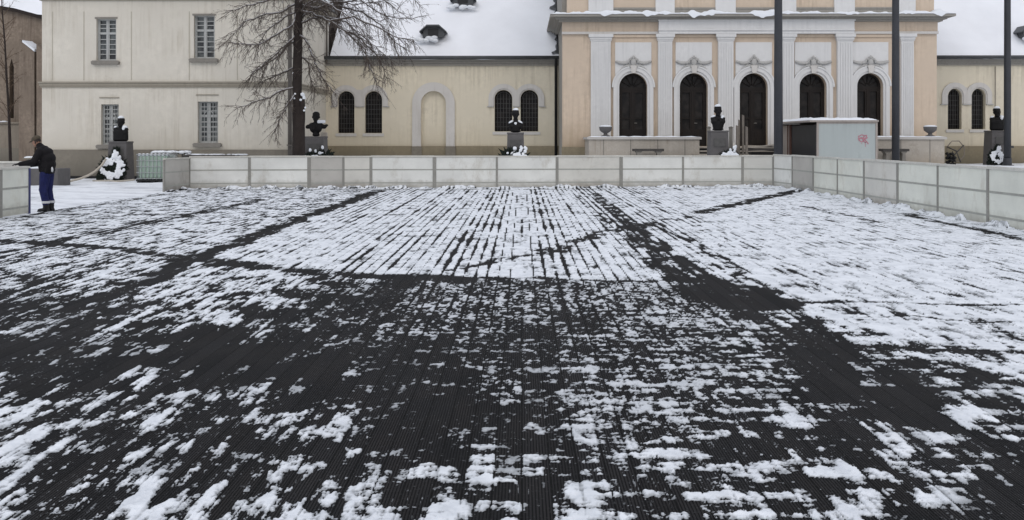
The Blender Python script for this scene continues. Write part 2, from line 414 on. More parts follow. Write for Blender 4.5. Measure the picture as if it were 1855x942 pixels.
# ------------------------------------------------------------------ rink floor: black grooved decking under patchy snow
nc, nr = 1150, 900
Yr = [2.6]
while Yr[-1] < 36.2:
    y = Yr[-1]; Yr.append(y+min(.055, max(.006, y*y/(1.72*994)*.75)))
Yr = np.array(Yr); nr = len(Yr)
tt = np.linspace(-1, 1, nc)
Yg = np.repeat(Yr[:,None], nc, 1); Xg = tt[None,:]*(Yg*.60+1.2)
cols = np.linspace(0, 1856, 17)
COV = [
(335,[.85,.9,.95,.85,.8,.8,.85,.9,.9,.9,.9,.92,.92,.9,.9,.9,.9]),
(348,[0.87,0.97,0.99,0.73,0.77,0.79,0.79,0.93,0.97,1.00,0.96,1.00,1.00,1.00,0.95,0.95,0.95]),
(365,[0.82,0.87,0.82,0.73,0.73,0.73,0.81,0.87,0.92,0.95,0.95,1.00,1.00,1.00,0.98,0.98,0.98]),
(390,[0.75,0.69,0.72,0.73,0.73,0.75,0.83,0.89,0.92,0.92,0.90,1.00,1.00,0.84,0.94,0.84,1.00]),
(420,[0.77,0.72,0.79,0.82,0.87,0.95,0.85,0.92,0.92,0.95,0.85,1.00,1.00,1.00,1.00,1.00,0.99]),
(450,[0.72,0.72,0.77,0.77,0.91,0.97,0.91,0.95,0.92,0.95,0.90,0.86,1.00,1.00,1.00,1.00,1.00]),
(480,[0.60,0.65,0.70,0.65,0.86,0.90,0.85,0.90,0.90,0.90,0.85,0.64,0.99,1.00,1.00,1.00,1.00]),
(510,[0.43,0.55,0.73,0.73,0.68,0.49,0.28,0.33,0.34,0.40,0.80,0.45,0.90,1.00,1.00,1.00,1.00]),
(540,[0.17,0.29,0.57,0.65,0.57,0.32,0.09,0.37,0.35,0.37,0.41,0.29,0.08,0.90,0.97,0.97,0.97]),
(570,[0.27,0.22,0.35,0.51,0.37,0.18,0.19,0.41,0.37,0.37,0.45,0.51,0.40,0.72,0.95,0.95,0.95]),
(600,[0.21,0.17,0.29,0.43,0.23,0.16,0.35,0.29,0.19,0.23,0.37,0.45,0.34,0.55,0.88,0.95,0.95]),
(630,[0.10,0.16,0.22,0.10,0.08,0.22,0.11,0.09,0.15,0.31,0.37,0.41,0.33,0.17,0.52,0.69,0.89]),
(660,[0.25,0.13,0.05,0.03,0.01,0.03,0.03,0.05,0.19,0.39,0.43,0.45,0.37,0.07,0.33,0.52,0.79]),
(690,[0.37,0.15,0.39,0.21,0.01,0.00,0.01,0.05,0.21,0.45,0.51,0.47,0.27,0.03,0.13,0.29,0.59]),
(720,[0.39,0.31,0.33,0.33,0.15,0.00,0.00,0.05,0.17,0.43,0.45,0.37,0.23,0.02,0.03,0.27,0.37]),
(748,[0.53,0.48,0.43,0.35,0.35,0.43,0.19,0.05,0.11,0.37,0.53,0.49,0.43,0.09,0.27,0.47,0.37]),
(800,[0.45,0.45,0.40,0.35,0.40,0.35,0.25,0.20,0.25,0.35,0.45,0.45,0.40,0.25,0.30,0.35,0.25]),
(870,[0.40,0.40,0.35,0.35,0.40,0.35,0.35,0.35,0.35,0.40,0.40,0.45,0.45,0.40,0.40,0.25,0.15]),
(942,[0.45,0.55,0.35,0.35,0.45,0.40,0.35,0.45,0.40,0.45,0.40,0.45,0.50,0.50,0.45,0.20,0.05]),
(1200,[.4]*17)]
crow = np.array([r[0] for r in COV], float); cval = np.array([r[1] for r in COV])
# the survey grid turned into ground distance / bearing
PY = HY+EYE*FOC/Yg; PX = CX+FOC*(Xg/Yg+TS)
fi = np.interp(PY, crow, np.arange(len(crow))); fj = np.clip(PX/1856*16, 0, 16)
i0 = np.clip(np.floor(fi).astype(int), 0, len(crow)-2); j0 = np.clip(np.floor(fj).astype(int), 0, 15)
a = fi-i0; b_ = fj-j0
cov = (cval[i0,j0]*(1-a)+cval[i0+1,j0]*a)*(1-b_)+(cval[i0,j0+1]*(1-a)+cval[i0+1,j0+1]*a)*b_
wob = .10*fbm(Xg*1.1, Yg*.9, 4, .5, 9); wob2 = .10*fbm(Xg*1.3, Yg*1.1, 4, .5, 19)
XW = Xg+wob; YW = Yg+wob2
def zone(pts, val, mode='set', soft=.12):
    global cov
    P = [tuple(G(*p)[:2]) for p in pts]
    ins = inpoly(XW, YW, P); d = polydist(XW, YW, P); f = np.where(ins, sstep(0, soft, d), 0)
    if mode == 'max': cov = cov*(1-f)+np.maximum(cov, val)*f
    elif mode == 'min': cov = cov*(1-f)+np.minimum(cov, val)*f
    else: cov = cov*(1-f)+val*f
zone([(370,462),(560,392),(690,346),(1085,345),(1140,410),(1235,517),(1180,510),(960,505),(700,498),(560,492),(460,478)], .95, 'max')
zone([(1440,350),(1700,395),(1860,425),(1990,470),(1990,548),(1392,545),(1300,500),(1150,410),(1265,388)], .97, 'max')
zone([(1240,500),(1400,530),(1450,560),(1400,568),(1290,560),(1240,530)], .05, 'min')
zone([(610,548),(700,512),(760,503),(760,516),(690,560),(560,604),(380,650),(200,690),(0,735),(-60,700),(150,640),(380,600)], .17, 'min')
zone([(1405,585),(1450,605),(1530,665),(1630,730),(1690,758),(1520,760),(1450,700),(1415,650)], .12, 'min')
def track(pts, w0, w1, depth=1.0, edge=.5):
    global cov
    P = [G(*p) for p in pts]; best = np.full(Xg.shape, 9.); 
    n = len(P)-1
    for i in range(n):
        d, t = segdist(XW*.6+Xg*.4, YW*.6+Yg*.4, P[i], P[i+1]); wd = w0+(w1-w0)*((i+t)/n); best = np.minimum(best, d/wd)
    f = (1-sstep(edge, 1.15, best))*depth
    f = f*np.clip(1.15+.35*fbm(Xg*1.7, Yg*1.0, 3, .5, 5), 0, 1)
    cov = cov*(1-f)+.04*f
track([(690,345),(560,392),(470,424),(370,462)], .30, .20)
track([(370,462),(300,492),(230,520),(150,560)], .26, .22, .9)
track([(0,437),(150,446),(300,462),(480,486),(700,502),(830,508)], .22, .26, .9)
track([(60,447),(200,418),(400,378),(470,362)], .18, .18, .65)
track([(0,460),(60,447),(110,436)], .12, .12, .8)
track([(1440,347),(1265,386)], .34, .26, .95)
track([(1265,386),(1150,413)], .2, .34, .35)
track([(1190,405),(1120,412),(1000,455),(900,474),(820,490)], .24, .10, .62)
track([(1078,350),(1140,410),(1230,508)], .14, .24, .8)
track([(1150,405),(1230,470),(1310,520),(1400,555)], .06, .19, .9)
track([(1180,402),(1280,455),(1400,530),(1460,575),(1560,660),(1700,756)], .06, .13, .7)
track([(1040,352),(1098,402),(1140,440)], .08, .12, .5)
track([(1390,546),(1560,548),(1700,552),(1860,554)], .06, .07, .85)
track([(1520,628),(1620,632),(1860,640)], .045, .05, .8)
track([(1560,574),(1720,582),(1860,584)], .035, .035, .6)
track([(700,499),(960,506),(1180,511)], .10, .08, .8)
track([(1350,603),(1250,597),(1100,592)], .05, .04, .6)
track([(1450,374),(1540,392),(1600,404)], .15, .12, .5)
track([(1640,388),(1740,412),(1860,436)], .16, .18, .8)
track([(200,346),(500,344),(1200,343),(1400,342)], .16, .14, .75)
track([(0,398),(60,389),(180,372),(300,352)], .25, .2, .4)
# long gaps between the boards
BW = .145
bi = np.floor(Xg/BW).astype(int); bf = Xg/BW-bi
rb = RNG.rand(1024); rb2 = RNG.rand(1024)
gapd = np.minimum(bf, 1-bf)*BW                      # distance to the nearest joint
jid = np.where(bf < .5, bi, bi+1)
jw = .004+.026*rb[jid & 1023]**2.0
jn = fbm(Xg*.0+jid*7.13, Yg*.5, 4, .6, 2)            # each joint opens and closes along its length
far = sstep(6, 16, Yg)
jw = jw*(.5+1.0*far)*np.clip(.65+.55*jn, 0, 1.6)
joint = 1-sstep(.35, 1.2, gapd/(jw+.0035))
# mottling
n_iso = fbm(Xg*2.3, Yg*1.7, 6, .62, 1)
n_fine = fbm(Xg*9, Yg*6.5, 5, .75, 4)
n_cross = fbm(Xg*1.1, Yg*6.5, 5, .6, 6)              # drifts across the boards
n_along = fbm(Xg*11, Yg*1.5, 5, .68, 7)
wc = sstep(.1, .9, (PX-350)/700)*sstep(11,8.5,Yg)*.8
wa = .45+.25*sstep(9,12,Yg)+.55*sstep(760,380,PX)+.3*sstep(1300,1500,PX)
zf = sstep(500,520,PY)*sstep(860,700,PY)*sstep(480,700,PX)*sstep(1480,1250,PX)     # trodden middle: small frosty flecks
n_f2 = fbm(Xg*15, Yg*9, 4, .7, 14)
wi, wf, w2 = .62-.34*zf, .42+.15*zf, .75*zf
bj = (rb2[bi & 1023]-.5)*.07+.11*fbm(Xg*0+bi*5.77, Yg*1.1, 4, .6, 22)*np.clip(1.4-far, .3, 1)                                                            # some boards hold less snow than others
nmix = n_iso*wi+n_fine*wf+wc*n_cross*.75+wa*n_along*.7+w2*n_f2
nmix = nmix/np.sqrt(wi**2+wf**2+(wc*.75)**2+(wa*.7)**2+w2**2)
nu = uni(nmix)
d = cov+bj*(.5+.5*(1-far))-nu*1.0
mid = sstep(560,680,PX)*sstep(1290,1200,PX)
d = d-joint*(.20+.75*far*mid+.20*far)
soft = .05+.10*far+.10*zf
snow = np.clip(.5+d/(2*soft), 0, 1)
thick = sstep(0, .28, d)*(1-.35*zf)
fleck = sstep(.9, 1.9, fbm(Xg*24, Yg*13, 3, .7, 41))*np.clip(.6+.5*fbm(Xg*.9, Yg*.8, 4, .6, 42), 0, 1)*sstep(16, 10, Yg)
fleck *= np.clip((cov-.02)*9, .25, 1)
ribs = sstep(.9, 1.8, fbm(Xg*45, Yg*3.0, 3, .6, 43))*np.clip(.5+.5*fbm(Xg*.7, Yg*1.6, 4, .6, 44), 0, 1)*sstep(9, 7, Yg)*np.clip((cov-.05)*6, 0, 1)
snow = np.maximum(snow, np.maximum(.66*fleck, .60*ribs))
h = .003*snow+.0125*thick*(.7+.3*np.clip(n_fine*.6,-1,1))+.004*snow*np.clip(fbm(Xg*22,Yg*18,3,.6,33)*.5,-1,1)*np.clip(10/Yg, .5, 1)
ins = inpoly(Xg, Yg, POLY)
dist_in = polydist(Xg, Yg, [tuple(p[:2]) for p in RET[:1]+BACK+RIGHT[1:]], False)
pile = np.clip(.05+.05*fbm(Xg*1.4, Yg*1.4, 4, .55, 12), 0, .14)*(1-sstep(0, .35, dist_in))
h = h+pile; snow = np.maximum(snow, sstep(.035,.06,pile))
me = grid_mesh('rink_floor', Xg, Yg, h+.002, keep=ins, attrs={'snow': snow, 'thick': thick})
fm, nt, b = base_mat('grooved_deck_with_snow')
geo = nn(nt, 'ShaderNodeNewGeometry'); pos = geo.outputs['Position']
sep = nn(nt, 'ShaderNodeSeparateXYZ'); nt.links.new(pos, sep.inputs[0]); px = sep.outputs[0]
at = nn(nt, 'ShaderNodeAttribute', attribute_name='snow'); at2 = nn(nt, 'ShaderNodeAttribute', attribute_name='thick')
bidx = math_n(nt, 'FLOOR', math_n(nt, 'DIVIDE', px, BW))
# wet film: patches of the deck shine a little
wn = nn(nt, 'ShaderNodeTexWhiteNoise', noise_dimensions='1D'); nt.links.new(bidx, wn.inputs['W'])
bfr = math_n(nt, 'FRACT', math_n(nt, 'DIVIDE', px, BW))
jd = math_n(nt, 'MINIMUM', bfr, math_n(nt, 'SUBTRACT', 1.0, bfr))
jf = ramp(nt, jd, .022, .06)
gro = math_n(nt, 'ABSOLUTE', math_n(nt, 'SINE', math_n(nt, 'MULTIPLY', px, PI/(BW/9))))
col = mix(nt, wn.outputs['Value'], (.010,.0102,.0112), (.023,.0225,.024))
col = mix(nt, math_n(nt,'MULTIPLY', ramp(nt, noise(nt, pos, 1.3, 6, (3,1,1)), .4, .7), .55), col, (.030,.026,.024))
gro = ramp(nt, gro, .30, .80)
col = mix(nt, gro, (.0012,.0012,.0015), col)
col = mix(nt, jf, (.001,.001,.001), col)
# frost dusting + snow
fine = noise(nt, pos, 28, 6, (1,1,1), .7)
fr = math_n(nt, 'ADD', at.outputs['Fac'], math_n(nt, 'MULTIPLY', math_n(nt, 'SUBTRACT', fine, .5), .9))
cover = ramp(nt, fr, .30, .68)
sn = mix(nt, ramp(nt, noise(nt, pos, 3.2, 8, (1.6,1,1), .65), .36, .60), (.66,.69,.73), (.84,.87,.91))
sn = mix(nt, math_n(nt,'SUBTRACT', 1.0, at2.outputs['Fac']), sn, (.30,.315,.33))
dust = ramp(nt, noise(nt, pos, 45, 5, (1,1,1), .75), .58, .72)
col = mix(nt, math_n(nt, 'MULTIPLY', dust, .10), col, (.5,.52,.55))
fin = mix(nt, cover, col, sn)
nt.links.new(fin, b.inputs['Base Color'])
rg = nn(nt, 'ShaderNodeMapRange'); nt.links.new(cover, rg.inputs[0]); rg.inputs[3].default_value = .72; rg.inputs[4].default_value = .9
wet = ramp(nt, noise(nt, pos, .8, 5, (2,1,1)), .45, .62)
rr_ = math_n(nt, 'SUBTRACT', rg.outputs[0], math_n(nt, 'MULTIPLY', wet, math_n(nt, 'MULTIPLY', math_n(nt, 'SUBTRACT', 1.0, cover), .05)))
nt.links.new(rr_, b.inputs['Roughness']); b.inputs['Specular IOR Level'].default_value = .07
b1 = nn(nt, 'ShaderNodeBump'); b1.inputs['Distance'].default_value = .004
nt.links.new(math_n(nt,'MULTIPLY', gro, jf), b1.inputs['Height'])
nt.links.new(math_n(nt, 'MULTIPLY', math_n(nt, 'SUBTRACT', 1.0, cover), .55), b1.inputs['Strength'])
b2 = nn(nt, 'ShaderNodeBump'); b2.inputs['Distance'].default_value = .012
nt.links.new(noise(nt, pos, 14, 7, (1,1,1), .6), b2.inputs['Height']); nt.links.new(math_n(nt, 'MULTIPLY', cover, .75), b2.inputs['Strength'])
nt.links.new(b1.outputs[0], b2.inputs['Normal']); nt.links.new(b2.outputs[0], b.inputs['Normal'])
o = place('rink_floor', me, fm); tag(o, kind='structure')

# ------------------------------------------------------------------ rink barriers
def barrier(name, label, P, H, m, narrow=(), zb=.03, mats=None, sgn=1, endmat=None):
    root = thing(name, label, 'rink barrier', (P[0].x, P[0].y, 0), 'barriers round the skating rink')
    for i in range(len(P)-1):
        a, b = P[i], P[i+1]
        MB().obox(a, b, .024, zb, H-.05).build('panel', (mats or {}).get(i, m), root)
        # rails show through / stand a hair proud of the sheet, on both faces
        d = (b-a).normalized(); A = a+d*.035; B = b-d*.035
        mid = MB()
        mid.obox(A, B, .036, H*.575-.022, H*.575+.022); mid.obox(A, B, .036, H*.17-.02, H*.17+.02)
        mid.build('rail', M['rail'], root)
    for i, p in enumerate(P):
        d = (P[min(i+1,len(P)-1)]-P[max(i-1,0)]).normalized()
        w = .036+.012*((i*7)%3)
        MB().obox(p-d*w/1.0, p+d*w/1.0, .055, 0, H-.045).build('post', endmat if (endmat and i == 0) else M['steel'], root)
    for i in range(len(P)-1):
        t = MB().obox(P[i], P[i+1], .075, H-.045, H+.006*((i*5)%3)); t.build('top_rail', M['cap'], root)
    # braces behind the sheet
    for i in range(1, len(P)-1):
        d = (P[i+1]-P[i-1]).normalized(); n = Vector((-d.y, d.x, 0))*sgn
        MB().tube([P[i]+n*.04+Vector((0,0,.8)), P[i]+n*.5+Vector((0,0,.03))], .02, 6).build('brace', M['steel'], root)
    return root
barrier('rink_barrier', 'long straight run of cloudy white rink boards across the back', BACK, 1.11, M['panel'], mats={2: M['panelD'], 3: M['panelS'], 7: M['panelS'], 10: M['panelS']})
barrier('rink_barrier', 'greenish white rink boards running towards the viewer on the right', RIGHT, 1.155, M['panelR'], mats={0: M['panel'], 1: M['panelD'], 4: M['panelS'], 7: M['panelR']})
barrier('rink_barrier', 'short dirty rink board angled at the open left end of the back run', RET, 1.075, M['panelD'])
barrier('rink_barrier', 'pale rink board at the left edge, under the hand of the man', LEFTB, 1.085, M['panelR'], endmat=M['blueedge'], sgn=-1)
barrier('rink_barrier', 'grubby grey rink board standing behind the one the man leans on', [Vector((W(q,292,yy).x, yy, 0)) for q, yy in ((50,26.4),(-60,26.2),(-190,26.0))], 1.10, M['panelD'])

# ------------------------------------------------------------------ left two-storey building
YL, YW_, YC = 41.2, 48.6, 44.0
def snow_strip(name, x0, x1, y0, y1, z, parent, h=.16, drape=.25, seed=0, lo=.05):
    """snow lying on a ledge, its front edge hanging over unevenly"""
    n = max(8, int((x1-x0)/.09)); xs_ = np.linspace(x0, x1, n); k = 5
    f = fbm(xs_*.55, xs_*0+seed, 4, .55, seed); f2 = fbm(xs_*2.3, xs_*0+seed+5, 3, .5, seed+1)
    rows = []
    prof = [(y1, .0), (y1-.02, 1.0), ((y0+y1)/2, 1.0), (y0+.04, .85), (y0-.03, .35), (y0-.035, -1)]
    vs = []; fs = []
    for i in range(n):
        e = min(1, (i+.3)/3, (n-1-i+.3)/3)
        t = max(lo, h*(1+.35*f2[i]+.25*f[i]))*e; dr = max(0.0, drape*(f[i]*.6+.1*f2[i]-.05))*e
        for y, q in prof:
            vs.append((xs_[i], y, z+(t*q if q >= 0 else -dr)))
    m_ = len(prof)
    for i in range(n-1):
        for j in range(m_-1): fs.append((i*m_+j, i*m_+j+1, (i+1)*m_+j+1, (i+1)*m_+j))
    mb = MB(); mb.add(vs, fs, True); return mb.build(name, M['snow'], parent)

bl = thing('corner_building', 'cream two storey building with grey plinth and four barred casement windows', 'building', (X(300,YL), YL, 0))
xl, xr = X(76,YL), X(527,YL); zt = Z(-14,YL,300); zg = -.1
wins = [(174.5,210.5,34,110,0),(351,389,28,106,0),(183,215,189,262,1),(358,395,184,259,1)]
holes = []
for a_,b_,t_,bt,lw in wins: holes.append(rect(X(a_,YL), X(b_,YL), Z(bt,YL,a_), Z(t_,YL,a_)))
plate('wall', rect(xl, xr, .0, zt), holes, YL, YL+.45, M['cream'], bl)
# side wall running back to the wing, rear body, left return
MB().box(xr-.45, xr-.002, YL+.452, YW_+.7, 0, zt-.01).build('side_wall', M['cream'], bl)
MB().box(xl+.002, xl+.45, YL+.452, YW_+.7, 0, zt-.01).build('side_wall', M['cream'], bl)
MB().box(xl-.05, xr+.05, YL-.06, YL-.003, -.1, Z(271,YL,300)).box(xr+.003, xr+.06, YL-.06, YW_+.7, -.1, Z(271,YL,300)).box(xl-.06, xl-.003, YL, YW_+.7, -.1, Z(271,YL,300)).build('plinth', M['plinth'], bl)
MB().box(xl-.08, xr+.08, YL-.10, YL-.062, -.1, .14).build('plinth_foot', M['black'], bl)
zc0, zc1 = Z(158.5,YL,300), Z(148,YL,300)
cb = MB()
for (p_, a_, b_) in ((.05, zc0, zc0+.07),(.08, zc0+.072, zc1-.06),(.12, zc1-.058, zc1)):
    cb.box(xl-p_, xr+p_, YL-p_, YL-.004, a_, b_); cb.box(xr+.004, xr+p_, YL-.003, YW_+.3, a_, b_); cb.box(xl-p_, xl-.004, YL-.003, YW_, a_, b_)
cb.build('string_course', M['band'], bl)
cb = MB()
for (p_, a_, b_) in ((.08, zt-.34, zt-.18),(.2, zt-.178, zt-.06),(.38, zt-.058, zt+.06)):
    cb.box(xl-p_, xr+p_, YL-p_, YL-.005, a_, b_); cb.box(xr+.005, xr+p_, YL-.004, YW_+.7, a_, b_); cb.box(xl-p_, xl-.005, YL-.004, YW_+.7, a_, b_)
cb.build('cornice', M['band'], bl)
MB().box(xl-.46, xr+.46, YL-.46, YL-.34, zt+.062, zt+.2).box(xr+.34, xr+.46, YL-.34, YW_+.7, zt+.062, zt+.2).box(xl-.46, xl-.34, YL-.34, YW_+.7, zt+.062, zt+.2).build('gutter', M['gutter'], bl)
# hipped snow roof
e = .42; r0 = [(xl-e,YL-e,zt+.10),(xr+e,YL-e,zt+.10),(xr+e,YW_+.7,zt+.10),(xl-e,YW_+.7,zt+.10)]
ym = (YL+YW_+.7)/2; rg_ = [(xl+6,ym,zt+4.6),(xr-6,ym,zt+4.6)]
MB().add(r0+rg_, [(0,1,5,4),(1,2,5),(2,3,4,5),(3,0,4),(3,2,1,0)]).build('roof', M['snowroof'], bl)
# faint field joints in the render
fj_ = MB()
for q in (95,152,238,343,430): fj_.box(X(q,YL)-.018, X(q,YL)+.018, YL-.008, YL-.003, Z(145,YL), Z(20,YL))
fj_.build('render_joint', mat('joint', (.44,.41,.34), .9, .05), bl)
def casement(a_, b_, t_, bt, lw, parent):
    x0, x1 = X(a_,YL), X(b_,YL); z0, z1 = Z(bt,YL,a_), Z(t_,YL,a_)
    y = YL+.16; w = MB(); fr = .055
    w.box(x0,x0+fr,y,y+.07,z0,z1).box(x1-fr,x1,y,y+.07,z0,z1).box(x0+fr,x1-fr,y,y+.07,z1-fr,z1).box(x0+fr,x1-fr,y,y+.07,z0,z0+fr+.02)
    xm = (x0+x1)/2; zt_ = z1-(z1-z0)*.34
    w.box(xm-.035,xm+.035,y-.01,y+.069,z0+fr+.02,z1-fr); w.box(x0+fr,xm-.035,y-.012,y+.068,zt_-.045,zt_+.045); w.box(xm+.035,x1-fr,y-.012,y+.068,zt_-.045,zt_+.045)
    for (c0,c1) in ((x0+fr,xm-.035),(xm+.035,x1-fr)):
        w.box(c0,c0+.035,y+.01,y+.06,z0+fr+.02,z1-fr); w.box(c1-.035,c1,y+.01,y+.06,z0+fr+.02,z1-fr)
        for (q0,q1,k) in ((zt_+.045,z1-fr,3),(z0+fr+.02,zt_-.045,5)):
            for i in range(1,k):
                zz = q0+(q1-q0)*i/k; w.box(c0+.035,c1-.035,y+.012,y+.05,zz-.017,zz+.017)
    if lw:
        for i in range(1,4):
            pass
        w.tube([(xm-.22,y-.03,zt_+.02),(xm-.1,y-.03,zt_+.2),(xm,y-.03,zt_+.27),(xm+.1,y-.03,zt_+.2),(xm+.22,y-.03,zt_+.02)], .016, 5)
    wo = w.build('window', M['winframe'], parent)
    MB().box(x0+.02,x1-.02,y+.075,y+.085,z0+.02,z1-.02).build('pane', M['glass'], wo)
    g = MB()
    if lw:
        for i in range(1,7):
            xx = x0+(x1-x0)*i/7; g.box(xx-.008,xx+.008,y-.05,y-.034,z0+.02,z1-.02)
        for i in range(1,8):
            zz = z0+(z1-z0)*i/8; g.box(x0+.01,x1-.01,y-.045,y-.037,zz-.007,zz+.007)
        g.build('grille', M['winframe'], wo)
    MB().prism([(x0-.14,z0-.16),(x1+.14,z0-.16),(x1+.17,z0-.05),(x1+.10,z0+.0),(x0-.10,z0+.0),(x0-.17,z0-.05)], YL-.16, YL-.004).build('sill', M['sill'], wo)
    if lw: # shallow lintel panel
        MB().box(x0-.06,x1+.02,YL-.04,YL-.004,z1+.26,z1+.30).build('lintel', M['band'], wo)
    else:
        MB().box(x0-.05,x1+.05,YL-.035,YL-.004,z1+.002,z1+.07).build('lintel', M['sill'], wo)
for w_ in wins: casement(*w_, bl)
dp = MB(); xd = X(525.5,YL); dp.tube([(xd+.03,YL-.3,zt-.6),(xd+.03,YL-.16,zt-.9),(xd+.03,YL-.16,.02)], .085, 10)
for zz in (1.4,3.2,5.0,6.3): dp.box(xd-.08,xd+.14,YL-.27,YL-.0,zz,zz+.05)
dp.build('downpipe', M['pipe'], bl)
MB().tube([(xr+.1,YW_-.35,zt+.1),(xr+.1,YW_-.35,5.3)], .05, 8).build('downpipe', M['pipe'], bl)

# ------------------------------------------------------------------ long wings left and right of the portico
def wing(name, label, xa, xb, winpairs, niche, xhip, dorm, side):
    ze = Z(121,YW_); x0, x1 = xa, xb
    root = thing(name, label, 'building', ((x0+x1)/2, YW_, 0))
    holes = []; zb = {}
    for (a_,b_,t_,bt,pt) in winpairs: holes.append(archpoly(X(a_,YW_), X(b_,YW_), Z(bt,YW_), Z(t_,YW_), 16, 1.0+pt))
    if niche: holes.append(archpoly(X(niche[0],YW_), X(niche[1],YW_), Z(275,YW_), Z(niche[2],YW_), 20))
    plate('wall', rect(x0, x1, -.1, ze+.35), holes, YW_, YW_+.5, M['cream2'], root)
    for (a_,b_,t_,bt,pt) in winpairs:
        xx0, xx1, z0, z1 = X(a_,YW_), X(b_,YW_), Z(bt,YW_), Z(t_,YW_)
        g = MB(); y = YW_+.2; r = (xx1-xx0)/2; xm = (xx0+xx1)/2
        for i in range(1,6):
            xx = xx0+(xx1-xx0)*i/6; zz = z1-r*(1+pt)+math.sqrt(max(0,r*r-(xx-xm)**2))*(1+pt)-.02
            g.tube([(xx,y,z0),(xx,y,zz)], .011, 5)
        for i in range(1,8):
            zz = z0+(z1-r-z0)*i/7; g.box(xx0+.01,xx1-.01,y-.008,y+.004,zz-.008,zz+.008)
        g.tube([(xm+r*.8*math.cos(PI*i/12),y,z1-r+r*.8*math.sin(PI*i/12)) for i in range(13)], .012, 5)
        f = MB(); f.prism(archring(xm, z0, z1-r, r-.005, r-.07, 14), y+.06, y+.12)
        f.box(xm-.035,xm+.035,y+.055,y+.115,z0,z1-.07); f.box(xx0+.07,xx1-.07,y+.052,y+.112,z1-r-.03,z1-r+.03); f.box(xx0+.07,xx1-.07,y+.052,y+.112,z0,z0+.07)
        wo = f.build('window', M['wood'], root)
        g.build('grille', M['grille'], wo)
        MB().box(xx0-.05,xx1+.05,y+.125,y+.135,z0-.02,z1+.05).build('pane', M['dglass'], wo)
        MB().box(xx0-.1,xx1+.1,YW_-.05,YW_-.004,z0-.16,z0-.02).build('sill', M['hood'], wo)
    # pale hoods over each pair
    for k in range(0, len(winpairs), 2):
        zh = Z(192 if side < 0 else 188.5, YW_)
        A_, B_ = winpairs[k], winpairs[k+1]
        for q_,(a_,b_,t_,bt,pt) in enumerate((A_, B_)):
            xx0, xx1, z1 = X(a_,YW_), X(b_,YW_), Z(t_,YW_); r = (xx1-xx0)/2; xm = (xx0+xx1)/2
            MB().prism(archring(xm, zh, z1-r, r+.30, r+.07, 18), YW_-.07-.006*q_, YW_-.003-.002*q_).build('hood', M['hood'], root)
            MB().prism(archring(xm, zh, z1-r, r+.068, r+.01, 18), YW_-.035, YW_-.003).build('arch_moulding', M['hood'], root)
        xi0, xi1 = X(A_[1],YW_)+.30, X(B_[0],YW_)-.30
        MB().box(X(A_[1],YW_)+.02, X(B_[0],YW_)-.02, YW_-.03, YW_-.001, zh, zh+.80).build('hood', M['hood'], root)
        MB().box(X(A_[0],YW_)-.36, X(A_[0],YW_)-.04, YW_-.085, YW_-.004, zh-.05, zh-.003).box(X(A_[1],YW_)+.04, X(B_[0],YW_)-.04, YW_-.085, YW_-.004, zh-.05, zh-.003).box(X(B_[1],YW_)+.04, X(B_[1],YW_)+.36, YW_-.085, YW_-.004, zh-.05, zh-.003).build('hood_foot', M['orn'], root)
    if niche:
        n0, n1 = X(niche[0],YW_), X(niche[1],YW_); r = (n1-n0)/2; zs = Z(niche[2],YW_)-r
        MB().box(n0-.1,n1+.1,YW_+.16,YW_+.2,.2,Z(niche[2],YW_)+.1).build('niche_back', M['cream2'], root)
        MB().prism(archring((n0+n1)/2, Z(265,YW_), zs, X(niche[4],YW_)-(n0+n1)/2, r+.002, 26), YW_-.10, YW_-.003).build('niche_surround', M['hood'], root)
        for q in (X(niche[3]+7.5,YW_), X(niche[4]-7.5,YW_)):
            MB().box(q-.24,q+.24,YW_-.18,YW_-.081,0,Z(265,YW_)-.002).build('niche_foot', M['plinth'], root)
    zp = Z(264.5,YW_)
    MB().box(x0, x1, YW_-.08, YW_-.003, -.1, zp).build('plinth', M['plinth2'], root)
    MB().box(x0, x1, YW_-.10, YW_-.004, ze+.05, ze+.16).box(x0, x1, YW_-.18, YW_-.004, ze+.162, ze+.26).box(x0, x1, YW_-.30, YW_-.004, ze+.262, ze+.34).build('cornice', M['cornice'], root)
    snow_strip('snow_ledge', x0, x1, YW_-.36, YW_-.02, ze+.342, root, .05, .03, seed=int(abs(x0)*3)+2, lo=.02)
    zg_ = ze+.40
    MB().tube([(x0,YW_-.42,zg_+.03),(x1,YW_-.42,zg_+.03)], .085, 8).box(x0,x1,YW_-.40,YW_-.1,zg_-.05,zg_+.10).build('gutter', M['gutter'], root)
    # steep roof under snow, uneven surface
    ny, nx = 16, max(20, int((x1-x0)/.5)); zr = zg_+6.8; yr = YW_+6.2
    U, V = np.meshgrid(np.linspace(0,1,nx), np.linspace(0,1,ny))
    xl_ = (xhip[0]-x0)+ (xhip[1]-xhip[0])*V[:, :1] if side < 0 else 0*V[:, :1]
    Xr = (x0+xl_)*(1-U)+x1*U; Yy = YW_-.36+(yr-YW_+.36)*V; Zz = zg_+.05+(zr-zg_)*V+.035*fbm(Xr*.5, V*4, 4, .5, 8)+.06*sstep(0,.05,V)
    me = grid_mesh('roof', Xr, Yy, Zz); ro = place('roof', me, M['snowroof'], root)
    bk = MB(); bk.add([(x0,yr+6.5,zg_),(x1,yr+6.5,zg_),(x1,yr,zr),(x0+ (xhip[1]-x0 if side<0 else 0),yr,zr)], [(0,1,2,3)]).build('roof_back', M['snowroof'], root)
